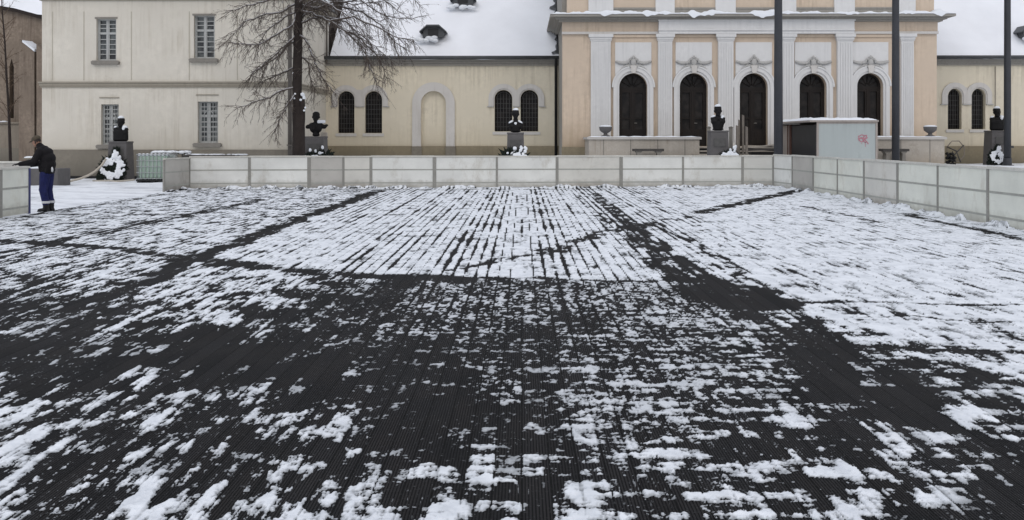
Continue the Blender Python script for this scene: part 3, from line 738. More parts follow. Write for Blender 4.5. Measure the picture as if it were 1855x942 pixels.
    for (qx, qy, sz) in dorm:
        # small eyebrow vent poking out of the snow
        t = (Z(qy,YW_)-zg_)/(zr-zg_); 
        for _ in range(4):
            yy = YW_-.36+(yr-YW_+.36)*t; t = (Z(qy,yy)-zg_)/(zr-zg_)
        xx = X(qx,yy); z0 = Z(qy,yy); s_ = sz
        dm = MB(); dm.prism([(xx-.52*s_,z0-.22*s_),(xx+.5*s_,z0-.22*s_),(xx+.56*s_,z0+.1*s_),(xx+.3*s_,z0+.30*s_),(xx-.3*s_,z0+.30*s_),(xx-.5*s_,z0+.08*s_)], yy-.75*s_, yy+1.2*s_)
        dm.prism([(xx-.66*s_,z0+.06*s_),(xx-.3*s_,z0+.38*s_),(xx+.3*s_,z0+.38*s_),(xx+.66*s_,z0+.06*s_),(xx+.66*s_,z0+.0),(xx+.3*s_,z0+.302*s_),(xx-.3*s_,z0+.302*s_),(xx-.66*s_,z0+.0)], yy-.95*s_, yy+1.1*s_)
        dd = dm.build('roof_vent', M['gutter'], root)
        MB().box(xx-.26*s_,xx+.26*s_,yy-.77*s_,yy-.755*s_,z0-.16*s_,z0+.20*s_).build('vent_opening', M['dark'], dd)
        lump = MB()
        for i in range(9): lump.ell((xx-.75*s_+random.uniform(0,1.3)*s_, yy-.85*s_, z0-.32*s_+random.uniform(-.08,.08)), (.18*s_,.12,.10), 8)
        lump.build('snow', M['snow'], dd)
    return root, ze, zg_
xw0 = X(583,YW_)-.2; xw1 = X(1018,YC)+.05
wl, ZE, ZGU = wing('side_wing', 'cream single storey wing with two arched window pairs and blind arch', xw0, xw1,
     [(612,642,165,241,.0),(661,692,165,241,.0),(896,928,163,238,.0),(943,975,163,238,.0)], (763,808,165,748,824), (X(600,YW_),X(615,YW_)), [(787,62,1.0),(840,4,1.0)], -1)
xr0 = X(1697,YC)-.05
wr, _, _ = wing('side_wing', 'cream single storey wing beyond the portico with one visible arched window pair', xr0, X(2300,YW_),
     [(1717,1742,161,234,.25),(1760,1785,161,234,.25)], None, (0,0), [(1858,63,1.0)], 1)
MB().tube([(X(1014,YC)-.02,YW_-.42,ZGU),(X(1014,YC)-.02,YW_-.16,ZGU-.4),(X(1014,YC)-.02,YW_-.16,.3)], .07, 8).build('downpipe', M['black'], wl)
MB().tube([(X(1801,YW_),YW_-.1,ZE),(X(1801,YW_),YW_-.1,.3)], .02, 6).build('cable', M['pipe'], wr)

# ------------------------------------------------------------------ portico block
xc0, xc1 = X(1019,YC), X(1697,YC); zco = Z(39,YC); ztop = 10.2
pc = thing('portico_building', 'peach and white portico block with five tall arched dark doors between pilasters', 'building', ((xc0+xc1)/2, YC, 0))
doors = [(1121.5,1172.5,133),(1231,1282,133),(1339.5,1390.5,133),(1447.8,1497,133.5),(1552,1599.4,133)]
zd = 1.36
holes = [archpoly(X(a_,YC), X(b_,YC), zd, Z(t_,YC), 24) for a_,b_,t_ in doors]
plate('wall', rect(xc0, xc1, -.1, zco+.3), holes, YC, YC+.55, M['peach'], pc)
MB().box(xc0+.003, xc0+.5, YC+.552, YW_+8, -.1, ztop).box(xc1-.5, xc1-.003, YC+.552, YW_+8, -.1, ztop).build('side_wall', M['cornice'], pc)
MB().box(xc0-.04, X(1069,YC), YC-.06, YC-.003, -.1, Z(266,YC)).box(X(1654,YC), xc1+.04, YC-.06, YC-.003, -.1, Z(266,YC)).build('plinth', M['plinth2'], pc)
pil = [(1070,1106,1),(1191.5,1217,0),(1300,1327.5,0),(1408,1437,0),(1515,1543,0),(1630,1653,1)]
zpt = Z(70,YC); zcap = Z(62.5,YC)
for i,(a_,b_,wd) in enumerate(pil):
    x0, x1 = X(a_,YC), X(b_,YC); p_ = MB()
    pr = .16
    p_.box(x0,x1,YC-pr,YC-.003,1.3,zpt-.12)
    nf = 6 if x1-x0 < .8 else 8
    for k in range(nf):
        xx = x0+(x1-x0)*(k+.5)/nf; hw = (x1-x0)/nf*.29
        p_.box(xx-hw,xx+hw,YC-pr-.028,YC-pr-.001,1.75,zpt-.2)
    po = p_.build('pilaster', M['white'], pc)
    MB().box(x0-.03,x1+.03,YC-pr-.035,YC-.004,zpt-.118,zpt-.06).box(x0-.05,x1+.05,YC-pr-.06,YC-.004,zpt-.058,zpt+.04).box(x0-.10,x1+.10,YC-pr-.11,YC-.004,zpt+.042,zcap).build('capital', M['white'], po)
    MB().box(x0-.05,x1+.05,YC-pr-.05,YC-.004,1.28,1.52).build('base', M['hood'], po)
for i,(a_,b_,t_) in enumerate(doors):
    x0, x1 = X(a_,YC), X(b_,YC); r = (x1-x0)/2; xm = (x0+x1)/2; z1 = Z(t_,YC); zs = z1-r
    ar = MB().prism(archring(xm, 1.36, zs, r+.26, r+.10, 28), YC-.12, YC-.003).prism(archring(xm, 1.36, zs, r+.098, r+.0, 28), YC-.06, YC-.003)
    ar.prism(archring(xm, zs, zs, r+.33, r+.262, 28), YC-.15, YC-.003)
    so = ar.build('arch_surround', M['white'], pc)
    MB().prism([(xm-.09,z1+.005),(xm+.09,z1+.005),(xm+.14,z1+.33),(xm-.14,z1+.33)], YC-.2, YC-.13).build('keystone', M['hood'], so)
    # white field above the arch
    fw = .80; zf0 = zs+.55; zf1 = Z(77,YC)
    outer = [(xm-fw,zf1),(xm-fw,zf0-.25)]
    rr = r+.335
    a0 = math.acos(min(1,fw/rr)) if fw < rr else 0
    arc = [(xm+rr*math.cos(PI-a0-(PI-2*a0)*k/20), zs+rr*math.sin(PI-a0-(PI-2*a0)*k/20)) for k in range(21)]
    poly = [(xm-fw,zf1)]+arc+[(xm+fw,zf1)]
    if fw < rr: pass
    fo = plate('panel', poly, [], YC-.045, YC-.003, M['white'], pc)
    # bay mouldings: dark shadow edge under the architrave and slim peach frame
    L = X(pil[i][1],YC); Rr = X(pil[i+1][0],YC)
    MB().box(L+.002,Rr-.002,YC-.07,YC-.003,Z(68,YC),Z(63,YC)).build('bay_moulding', M['peach'], pc)
    # cartouche with garlands
    g = MB(); zc_ = z1+.36
    for sgn in (-1,1):
        for k in range(9):
            t = k/8; g.ell((xm+sgn*(.22+.52*t), YC-.10, zc_+.12-.05*math.sin(PI*t)+.03*t), (.075,.05,.055+.02*math.sin(PI*t)), 7, jit=.15)
        for k in range(4):
            g.ell((xm+sgn*(.10+.07*k), YC-.11, zc_+.22-.09*k*(.3)+.05*math.cos(k)), (.05,.04,.10), 7, Matrix.Rotation(-sgn*(.5+.25*k),3,'Y'), .1)
        g.tube([(xm+sgn*.1,YC-.12,zc_-.05),(xm+sgn*.3,YC-.11,zc_-.02),(xm+sgn*.5,YC-.1,zc_-.16),(xm+sgn*.66,YC-.09,zc_-.36)], [.05,.05,.04,.02], 7)
    g.ell((xm,YC-.12,zc_+.12), (.13,.07,.17), 10); g.ell((xm,YC-.13,zc_+.33+(.05 if i == 2 else 0)), (.06,.05,.09), 8)
    for k in range(5):
        t = (k-2)*.45; g.ell((xm+.17*math.sin(t),YC-.13,zc_+.12+.19*math.cos(t)), (.03,.04,.08), 6, Matrix.Rotation(t,3,'Y'))
    g.ell((xm,YC-.14,zc_-.08), (.20,.06,.09), 8)
    g.build('ornament', M['orn'], so)
    # the door leaf: fanlight over two panelled leaves
    y = YC+.28
    d_ = MB(); d_.prism(archring(xm, zd, zs, r-.004, r-.09, 24), y, y+.08)
    d_.box(x0+.09,x1-.09,y-.01,y+.07,zs-.12,zs+.0)
    d_.box(xm-.05,xm+.05,y-.02,y+.06,zd,zs-.12)
    for sgn in (-1,1):
        lx0, lx1 = (x0+.09, xm-.05) if sgn < 0 else (xm+.05, x1-.09)
        d_.box(lx0,lx1,y+.0,y+.05,zd,zd+.75)
        d_.box(lx0,lx0+.07,y+.001,y+.051,zd+.75,zs-.12).box(lx1-.07,lx1,y+.001,y+.051,zd+.75,zs-.12)
        d_.box(lx0+.07,lx1-.07,y+.002,y+.05,zs-.22,zs-.12).box(lx0+.07,lx1-.07,y+.002,y+.05,zd+1.2,zd+1.27)
        d_.box(lx0+.09,lx1-.09,y-.02,y-.001,zd+.12,zd+.62)
    for k in range(1,6):
        t = PI*k/6; d_.tube([(xm+.1*math.cos(t),y+.03,zs+.1*math.sin(t)),(xm+(r-.09)*math.cos(t),y+.03,zs+(r-.09)*math.sin(t))], .014, 5)
    do = d_.build('door', M['wood'], pc)
    MB().box(x0+.02,x1-.02,y+.085,y+.095,zd+.4,z1+.02).build('pane', M['dglass'], do)
    MB().tube([(xm+.08,y-.03,zd+1.02),(xm+.08,y-.05,zd+1.02),(xm+.2,y-.05,zd+1.02)], .012, 6).build('handle', M['steel'], do)
# entablature
xe0, xe1 = X(1192,YC), X(1544,YC); z58, z51, z41 = Z(58,YC), Z(51,YC), Z(41.5,YC)
for q0, q1 in ((xc0-.03,xe0-.002),(xe1+.002,xc1+.03)): MB().box(q0,q1,YC-.13,YC-.003,zcap+.002,z58).build('architrave', M['hood'], pc)
MB().box(xe0,xe1,YC-.28,YC-.003,zcap+.002,z58+.02).box(xe0-.01,xe1+.01,YC-.33,YC-.004,z58+.022,z51-.08).box(xe0,xe1,YC-.29,YC-.003,z51-.078,z41+.04).box(xe0-.03,xe1+.03,YC-.35,YC-.004,z41+.042,z41+.10).build('entablature', M['white'], pc)
for q0, q1 in ((xc0-.02,xe0-.002),(xe1+.002,xc1+.02)): MB().box(q0,q1,YC-.05,YC-.003,z58+.002,z41+.1).build('frieze', M['peach'], pc)
zk0 = Z(40.5,YC); zk1 = Z(26,YC-.55); zs_ = zk1
co = MB(); hh = (zk1-zk0)
for k,(p_,a_,b_) in enumerate(((.16,0,.28),(.30,.285,.5),(.36,.505,.62),(.56,.625,1.0))):
    p2 = p_ + .10
    co.box(xc0-p_,xc1+p_,YC-p2,YC-.006,zk0+hh*a_+.1*0,zk0+hh*b_); co.box(xc0-p_,xc0-.004,YC-.005,YW_+3,zk0+hh*a_,zk0+hh*b_); co.box(xc1+.004,xc1+p_,YC-.005,YW_+3,zk0+hh*a_,zk0+hh*b_)
co.build('cornice', M['cornice'], pc)
snow_strip('snow_ledge', xc0-.56, xc1+.56, YC-.66, YC+.05, zk1+.002, pc, .13, .22, seed=4, lo=.06)
# attic
MB().box(xc0+.2,xc1-.1,YC+.05,YC+.5,zk1-.1,ztop).build('attic_wall', M['peach'], pc)
az = Z(14,YC)
for (a_,b_,wd) in pil:
    x0, x1 = X(a_,YC)-.1, X(b_,YC)+.12
    MB().box(x0,x1,YC-.06,YC+.047,zk1+.0,ztop-.5).build('attic_pilaster', M['white'], pc)
for i in range(5):
    L = X(pil[i][1],YC)+.123; Rr = X(pil[i+1][0],YC)-.103
    MB().box(L,Rr,YC-.02,YC+.046,zk1+.0,az-.07).box(L,Rr,YC-.05,YC+.045,az-.068,az).build('attic_plinth', M['cornice'], pc)
MB().box(xc0-.1,xc1+.1,YC-.3,YW_+8,ztop,ztop+.4).build('attic_cornice', M['cornice'], pc)
MB().add([(xc0-.2,YC-.35,ztop+.4),(xc1+.2,YC-.35,ztop+.4),(xc1+.2,YW_+9,ztop+.4),(xc0-.2,YW_+9,ztop+.4),(xc0+5,YC+6,ztop+3.2),(xc1-5,YC+6,ztop+3.2)],[(0,1,5,4),(1,2,5),(2,3,4,5),(3,0,4),(0,3,2,1)]).build('roof', M['snowroof'], pc)
# flashing where the wing roof dies into the block: snow-clotted edge
fl = MB(); fv = []; ff = []; rf_ = random.Random(3)
for k in range(60):
    t = k/59; yy = YW_-.34+6.5*t; zz = ZGU+.17+6.8*t; wd = .10+.14*rf_.random()**2+(.22 if k % 11 < 2 else 0)
    fv += [(xc0-.005,yy,zz+.02),(xc0-wd*.5,yy,zz+.09),(xc0-wd,yy,zz+.01)]
for k in range(59): ff += [(3*k,3*k+1,3*k+4,3*k+3),(3*k+1,3*k+2,3*k+5,3*k+4)]
fl.add(fv, ff).build('flashing', M['gutter'], pc)
# icy sheet at the right-hand roof corner
MB().add([(xc1+.02,YW_-.3,ZGU+.1),(xc1+.62,YW_-.36,ZGU+.12),(xc1+.68,YW_+1.4,ZGU+2.05),(xc1+.3,YW_+1.2,ZGU+1.9)],[(0,1,2,3)]).build('flashing', mat('icy_sheet',(.42,.44,.44),.5,.1), wr)

# terrace walls, steps
YT = 41.2
def tz(py): return Z(py,YT)
def terrace(label, a_, b_, benchx):
    x0, x1 = X(a_,YT), X(b_,YT); zt_ = tz(248.2)
    t = thing('terrace_wall', label, 'wall', ((x0+x1)/2, YT, 0), 'parapet walls either side of the portico steps')
    MB().box(x0,x1,YT,YT+.35,0,zt_-.10).box(x0 if a_ < 1300 else x1-.35, x0+.35 if a_ < 1300 else x1, YT+.352, YC-.07, 0, zt_-.101).build('wall', M['stone'], t)
    MB().box(x0-.08,x1+.08,YT-.08,YT+.43,zt_-.098,zt_).box((x0-.08) if a_ < 1300 else x1-.43, (x0+.43) if a_ < 1300 else x1+.08, YT+.432, YC-.08, zt_-.099, zt_-.001).build('coping', M['coping'], t)
    snow_strip('snow_ledge', x0-.06, x1+.06, YT-.05, YT+.4, zt_+.001, t, .035, 0, seed=int(a_), lo=.015)
    pr = MB()
    for q in np.linspace(x0+.6, x1-.6, 4): pr.box(q-.02,q+.02,YT-.006,YT-.001,.3,zt_-.1)
    pr.build('joint', M['sill'], t)
    return t
terrace('left stone parapet wall carrying the urn before the first door', 1067, 1267, 0)
terrace('right stone parapet wall with urn, partly behind the teal cabin', 1500, 1711, 0)
def stone_bench(label, a_, b_):
    x0, x1 = X(a_,YT-.6), X(b_,YT-.6); g0 = gz((x0+x1)/2, YT-.6); zt_ = Z(269.5,YT-.6)
    t = thing('stone_bench', label, 'bench', ((x0+x1)/2, YT-.5, g0), 'stone benches against the parapet walls')
    MB().box(x0,x1,YT-.75,YT-.25,zt_-.1,zt_).build('seat', M['plank'], t)
    for q in (x0+.12, x1-.3):
        MB().prism([(q,g0-.05),(q+.2,g0-.05),(q+.16,zt_-.2),(q+.24,zt_-.102),(q-.04,zt_-.102),(q+.04,zt_-.2)], YT-.7, YT-.3).build('leg', M['sill'], t)
stone_bench('dark topped stone bench against the left parapet wall', 1147, 1202)
stone_bench('dark topped stone bench against the right parapet, behind the middle pole', 1597, 1645)
MB_ = MB(); xs0, xs1 = X(1268,YT), X(1500,YT)
st = thing('entrance_steps', 'wide dark stone steps rising to the portico doors', 'steps', ((xs0+xs1)/2, YT, .36))
nst = 7; g0 = .30
for k in range(nst):
    zt_ = .36+(1.34-.36)*(k+1)/nst; y0 = YT-1.6+k*.34; e_ = (.9-.15*k) if k < 5 else 0
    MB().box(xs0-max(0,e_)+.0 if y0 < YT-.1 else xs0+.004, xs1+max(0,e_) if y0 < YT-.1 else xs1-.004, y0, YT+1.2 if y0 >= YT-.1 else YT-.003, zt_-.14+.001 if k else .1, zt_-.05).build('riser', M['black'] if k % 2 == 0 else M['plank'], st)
    MB().box((xs0-max(0,e_)-.03) if y0 < YT-.1 else xs0+.006, (xs1+max(0,e_)+.03) if y0 < YT-.1 else xs1-.006, y0-.04, y0+.36, zt_-.048, zt_).build('tread', M['stone'], st)
MB().box(X(1067,YT)+.36, X(1711,YT)-.36, YT+.80, YC-.004, .2, 1.345).build('landing', M['stone'], st)

def urn(label, px_, py0):
    c = W(px_, 248.2, YT+.17); t = thing('stone_urn', label, 'urn', (c.x, c.y, c.z), 'snow topped urns on the parapets')
    MB().lathe(c, [(.20,.0),(.20,.05),(.09,.09),(.075,.15),(.16,.20),(.245,.27),(.262,.36),(.27,.42),(.25,.43)], 20).build('bowl', M['ped'], t)
    MB().box(c.x-.16,c.x+.16,c.y-.16,c.y+.16,c.z-.0,c.z+.035).build('foot', M['sill'], t)
    MB().lathe((c.x,c.y,c.z+.425), [(.262,0),(.25,.035),(.17,.06),(.05,.07)], 16).build('snow_cap', M['snow'], t)
urn('squat dark urn topped with snow on the left parapet', 1097, 0)
urn('squat dark urn topped with snow on the right parapet', 1685, 0)

# ------------------------------------------------------------------ bust monuments
def bust(label, px, Y, ptop, pw, htop, style, base_py=None, face=0.0):
    c = W(px, ptop, Y); g0 = gz(c.x, Y)-.03; zt_ = c.z; hw = pw/2/FOC*Y
    t = thing('bust_monument', label, 'statue', (c.x, Y, g0), 'row of bronze busts on granite pedestals')
    dpt = hw*1.0
    p_ = MB(); v = []
    tp = .92
    vs = [(c.x-hw*1.04,Y-dpt*1.04,g0),(c.x+hw*1.04,Y-dpt*1.04,g0),(c.x+hw*1.04,Y+dpt*1.04,g0),(c.x-hw*1.04,Y+dpt*1.04,g0)]
    vs += [(c.x-hw*tp,Y-dpt*tp,zt_-.07),(c.x+hw*tp,Y-dpt*tp,zt_-.07),(c.x+hw*tp,Y+dpt*tp,zt_-.07),(c.x-hw*tp,Y+dpt*tp,zt_-.07)]
    p_.add(vs, [(3,2,1,0),(4,5,6,7),(0,1,5,4),(1,2,6,5),(2,3,7,6),(3,0,4,7)])
    p_.box(c.x-hw*.96,c.x+hw*.96,Y-dpt*.96,Y+dpt*.96,zt_-.068,zt_)
    po = p_.build('pedestal', M['ped'], t, bevel=.012)
    MB().box(c.x-hw*.62,c.x+hw*.62,Y-dpt*1.0-.016,Y-dpt*.93,zt_-.62,zt_-.30).build('plaque', M['plaque'], po)
    H = (Z(htop,Y)-zt_)*.97                         # bust height
    b_ = MB(); x, y, z = c.x, Y, zt_
    hs = H/1.02
    rf = Matrix.Rotation(face,3,'Z')
    def P(dx,dy,dz): q = rf @ Vector((dx*hs,dy*hs,0)); return (x+q.x, y+q.y, z+dz*hs)
    def E(dx,dy,dz,rx,ry,rz,rot=None):
        b_.ell(P(dx,dy,dz),(rx*hs,ry*hs,rz*hs),14,rf @ (rot or Matrix.Identity(3)))
    # head
    E(0,0,.77,.135,.16,.175); E(0,-.05,.67,.11,.115,.12); E(0,-.165,.72,.028,.045,.045); E(0,-.13,.60,.06,.045,.045)
    E(-.065,-.125,.79,.045,.03,.022); E(.065,-.125,.79,.045,.03,.022)
    E(-.138,.0,.73,.02,.035,.05); E(.138,.0,.73,.02,.035,.05)
    E(0,.03,.83,.145,.155,.125)
    # neck and chest
    for k in range(4): E(0,.01,.56-.04*k,.09+.012*k,.095+.008*k,.07)
    if style == 'wide':
        for sgn in (-1,1):
            E(sgn*.14,0,.40,.15,.12,.13); E(sgn*.29,.0,.37,.12,.10,.085, Matrix.Rotation(sgn*.25,3,'Y')); E(sgn*.10,-.04,.30,.14,.11,.16)
        E(.40,0,.42,.07,.07,.05); E(0,0,.18,.14,.11,.15); E(0,0,.09,.13,.12,.09)
    elif style == 'taper':
        for sgn in (-1,1):
            E(sgn*.15,0,.44,.13,.12,.10); E(sgn*.14,-.03,.34,.14,.12,.12)
        for k in range(5): E(0,-.02,.30-.06*k,.25-.015*k,.13,.08)
    elif style == 'block':
        for sgn in (-1,1):
            E(sgn*.18,0,.46,.12,.12,.09); E(sgn*.16,-.02,.34,.14,.13,.14)
            for k in range(4): E(sgn*.15,-.01,.25-.06*k,.15,.13,.08)
        for k in range(5): E(0,-.03,.38-.075*k,.24,.15,.09)
    else:
        for sgn in (-1,1):
            E(sgn*.16,0,.36,.14,.11,.09, Matrix.Rotation(sgn*.35,3,'Y')); E(sgn*.13,-.02,.24,.15,.12,.12)
        for k in range(4): E(0,-.03,.26-.06*k,.20,.13,.08)
    # lapels / chest relief
    for sgn in (-1,1): E(sgn*.06,-.12,.34,.028,.03,.13, Matrix.Rotation(sgn*.35,3,'Y'))
    E(0,0,.045,.22 if style != 'wide' else .15,.15,.05)
    bo = b_.build('bust', M['bronze'], t, remesh=.022, smooth_it=2)
    sn = MB()
    b_ = sn
    E(0,.02,.925,.125,.135,.06) if style != 'wide' else E(0,.05,.94,.05,.06,.02); E(.01,.0,.965,.08,.09,.035) if style != 'wide' else None
    if style == 'wide':
        sn.box(P(.06,-.08,.47)[0],P(.34,0,0)[0],y-.11*hs,y+.13*hs,P(0,0,.50)[2],P(0,0,.62)[2])
    elif style == 'taper':
        E(-.17,.0,.535,.10,.10,.045, Matrix.Rotation(-.3,3,'Y')); E(.17,.0,.535,.10,.10,.045, Matrix.Rotation(.3,3,'Y')); E(.14,-.08,.49,.05,.05,.05)
    elif style == 'block':
        E(-.20,.0,.56,.08,.09,.045, Matrix.Rotation(-.3,3,'Y')); E(.17,-.02,.565,.11,.11,.06, Matrix.Rotation(.2,3,'Y')); E(.14,-.10,.50,.06,.05,.07)
    else:
        E(-.18,-.02,.43,.12,.09,.05, Matrix.Rotation(-.5,3,'Y')); E(.18,-.02,.43,.12,.09,.05, Matrix.Rotation(.5,3,'Y')); E(0,-.10,.36,.09,.05,.06)
    sn.build('snow_cap', M['snow'], t, remesh=.02, smooth_it=1)
    return t
bust('dark bust with snow hat beside the barred window of the corner building', 219, 39.6, 256, 35, 207, 'block')
bust('bareheaded dark bust with a slab of snow on one shoulder, beside the tree', 572.5, 40.0, 247, 38, 197, 'wide')
bust('slim dark bust with snow collar in front of two arched windows', 934, 40.0, 240, 32, 193, 'slim')
bust('dark bust with thick snow cap in front of the portico', 1300.5, 38.6, 236.5, 34, 186, 'taper')
bust('dark bust beside the rightmost pole in front of the far wing', 1806, 46.6, 236.5, 34, 190, 'block')
# extra slab behind the second bust's pedestal
c = W(587, 247, 40.8); g0 = gz(c.x, 40.8)
t = thing('stone_slab', 'narrow pale stone slab standing behind the bareheaded bust', 'slab', (c.x, 40.8, g0))
MB().box(c.x-.13,c.x+.13,40.7,40.86,g0-.05,Z(240,40.8)).build('slab', M['stone'], t, bevel=.01)

def wreath(label, px, Y, r, tilt, snowy=.6, spray=True, seed=1, lean=-.25):
    rnd = random.Random(seed); c = W(px, HY, Y); g0 = gz(c.x, Y)
    t = thing('wreath', label, 'wreath', (c.x, Y, g0), 'snowed up wreaths leaning on the pedestals')
    cz = g0+r*.98; rot = Matrix.Rotation(lean,3,'X') @ Matrix.Rotation(tilt,3,'Z')
    lf = MB(); sn = MB()
    for k in range(620):
        a = rnd.uniform(0,2*PI); rr = r*rnd.uniform(.1,1.02)
        p = rot @ Vector((rr*math.cos(a), rnd.uniform(-.1,.1), rr*math.sin(a)*.95)); q = Vector((c.x,Y,cz))+p
        d = rot @ Vector((math.cos(a+rnd.uniform(-1,1)), rnd.uniform(-.4,.4), math.sin(a+rnd.uniform(-1,1)))); L = rnd.uniform(.06,.15)*r/.4
        w = d.cross(Vector((0,1,.3))).normalized()*L*.28
        lf.add([q-d*L*.4, q+w, q+d*L, q-w], [(0,1,2,3)])
    if spray:
        for k in range(160):
            a = rnd.uniform(-.7,.7); h_ = rnd.uniform(.0,1.0); q = Vector((c.x+.25*r*math.sin(a)+r*.28*h_, Y+.05+rnd.uniform(-.05,.1), cz+r*.75+h_*r*.75))
            d = Vector((rnd.uniform(-.7,.7), rnd.uniform(-.3,.1), 1)).normalized(); L = rnd.uniform(.08,.17)*r/.4; w = d.cross(Vector((0,1,0))).normalized()*L*.25
            lf.add([q-d*L*.4, q+w, q+d*L, q-w], [(0,1,2,3)])
            a2 = rnd.uniform(-1,.2); q = Vector((c.x-r*(.7+.5*h_), Y-.02, g0+.05+r*.6*(1-h_)*rnd.random()))
            lf.add([q-d*L*.4, q+w, q+d*L, q-w], [(0,1,2,3)])
    lf.build('foliage', M['leaf'], t)
    for k in range(int(90*snowy)):
        a = rnd.uniform(0,2*PI); rr = r*math.sqrt(rnd.uniform(.05 if snowy > 1 else .2,.85)); rr = rr if not (snowy > 1 and rr < .38*r and a > 1.2) else r*.6
        p = rot @ Vector((rr*math.cos(a), -.11, rr*math.sin(a)*.95))
        s_ = r*rnd.uniform(.07,.19); sn.ell(Vector((c.x,Y,cz))+p, (s_, s_*.45, s_*.8), 8, Matrix.Rotation(rnd.uniform(-1,1),3,'Y'), .25)
    for k in range(int(8*snowy)): sn.ell((c.x+r*rnd.uniform(.0,.6), Y-.02, cz+r*rnd.uniform(.9,1.4)), (r*.13,.05,r*.16), 7, jit=.2)
    sn.build('snow', M['snow'], t, remesh=max(.014, r*.035), smooth_it=0)
wreath('large round wreath buried in snow, leaning on the first pedestal near the man', 204, 39.0, .50, .2, 1.25, True, 3)
wreath('small wreath at the left foot of the bareheaded bust', 559, 39.4, .49, 0, .28, False, 5)
wreath('small dark wreath at the right foot of the bareheaded bust', 584, 39.3, .51, 0, .22, False, 6)
wreath('dark wreath on the left foot of the slim bust under arched windows', 925, 39.4, .49, .2, .25, False, 7)
wreath('white snow covered wreath right of the slim bust pedestal', 942, 39.25, .43, -.2, 1.0, False, 8)
wreath('snowy wreath beside the pedestal of the bust before the portico', 1322, 38.0, .42, -.3, .9, False, 9)
wreath('tall snowy wreath squeezed between the last pedestal and the rightmost pole', 1805, 45.9, .36, .1, 1.3, True, 10)

# ------------------------------------------------------------------ poles
def pole(label, px, Y, r0, r1):
    c = W(px, HY, Y); g0 = gz(c.x, Y)-.03
    t = thing('flag_pole', label, 'pole', (c.x, Y, g0), 'tall dark poles behind the rink boards')
    MB().tube([(c.x,Y,g0),(c.x,Y,4),(c.x,Y,8),(c.x,Y,12)], [r0,r0*.9+r1*.1,(r0+r1)/2,r1], 20).build('shaft', M['pole'], t)
    MB().lathe((c.x,Y,g0), [(r0+.12,0),(r0+.12,.04),(r0+.03,.05),(r0+.03,.35),(r0+.005,.36)], 20).build('base_collar', M['pole'], t)
    MB().lathe((c.x,Y,12), [(r1,0),(r1+.05,.02),(r1+.05,.1),(.03,.2)], 16).build('finial', M['pole'], t)
    return t, c
pole('tall dark pole at the near left corner of the teal cabin', 1410, 36.6, .165, .10)
pole('tall dark pole in front of the right parapet wall', 1622.5, 39.6, .150, .115)
t, c = pole('tall dark pole in front of the last bust on the right', 1825, 45.4, .155, .125)
MB().box(c.x+.10,c.x+.24,45.3,45.5,Z(268,45.4),Z(264,45.4)).build('bracket', M['pole'], t)

# ------------------------------------------------------------------ teal cabin
YK = 36.2; x0, x1 = X(1481,YK), X(1588,YK); zt_ = Z(221,YK); g0 = gz((x0+x1)/2,YK)-.03; yb = YK+4.9
t = thing('teal_cabin', 'low teal and grey site cabin with pink graffiti and snow on its roof', 'cabin', ((x0+x1)/2, YK, g0))
MB().box(x0+.04,x1-.04,YK+.003,YK+.06,g0,zt_-.02).build('front_panel', M['teal'], t)
MB().box(x0-.02,x0+.037,YK-.02,YK+.10,g0,zt_).box(x1-.037,x1+.03,YK-.02,YK+.10,g0,zt_).box(x0+.04,x1-.04,YK-.015,YK+.08,zt_-.06,zt_+.0).build('corner_frame', M['beige'], t)
MB().box(x1-.03,x1+.02,YK+.102,yb,g0,zt_-.01).box(x0,x1,yb,yb+.05,g0,zt_-.01).build('rear_wall', M['beige'], t)
# long side facing left: dark glazed bay, brown posts, beige end
MB().box(x0+.02,x0+.05,YK+.102,yb-1.35,g0,zt_-.10).build('window', M['dark'], t)
MB().box(x0-.0,x0+.048,yb-1.16,yb,g0,zt_-.08).build('side_panel', M['beige'], t)
MB().box(x0-.03,x0+.05,yb-1.35,yb-1.16,g0,zt_-.06).box(x0-.03,x0+.05,yb-.95,yb-.87,g0,zt_-.06).build('brown_post', M['rust'], t)
MB().box(x0-.30,x1+.06,YK-.06,yb+.15,zt_+.002,zt_+.065).build('roof', M['beige'], t)
U, V = np.meshgrid(np.linspace(x0-.30,x1+.06,60), np.linspace(YK-.06,yb+.15,60))
hh_ = (.05+.035*np.abs(fbm(U*1.6,V*1.6,4,.5,31)))*sstep(0,.18,np.minimum(np.minimum(U-x0+.30,x1+.06-U),np.minimum(V-YK+.06,yb+.15-V)))
place('roof_snow', grid_mesh('roof_snow', U, V, zt_+.066+hh_), M['snow'], t)
gr = MB()
cx_, cz_ = X(1564,YK), Z(252,YK); s_ = .011*YK/36
rnd = random.Random(5)
def stroke(pts, w=.022):
    P_ = [Vector((cx_+a*.02, YK-.003, cz_+b*.02)) for a,b in pts]
    for i in range(len(P_)-1):
        d = (P_[i+1]-P_[i]); n_ = Vector((-d.z,0,d.x)).normalized()*w/2; yy = Vector((0,-.0006*(len(gr.f)%9),0))
        gr.add([P_[i]-n_+yy,P_[i+1]-n_+yy,P_[i+1]+n_+yy,P_[i]+n_+yy], [(0,1,2,3)])
stroke([(-8,5),(-3,8),(2,6),(-1,2),(-6,1),(-8,-2),(-4,-5),(0,-4),(-2,1)],.035); stroke([(-9,6),(-8,-3)],.03)
stroke([(1,7),(1,-5),(5,-6)],.035); stroke([(1,6),(6,7),(5,2),(1,1),(7,-6),(9,-9)],.04); stroke([(-10,0),(-4,3),(4,0),(8,3)],.03)
stroke([(3,-5),(4,-14)],.02); stroke([(-3,-4),(-3,-9)],.015)
gr.build('graffiti', M['pink'], t)

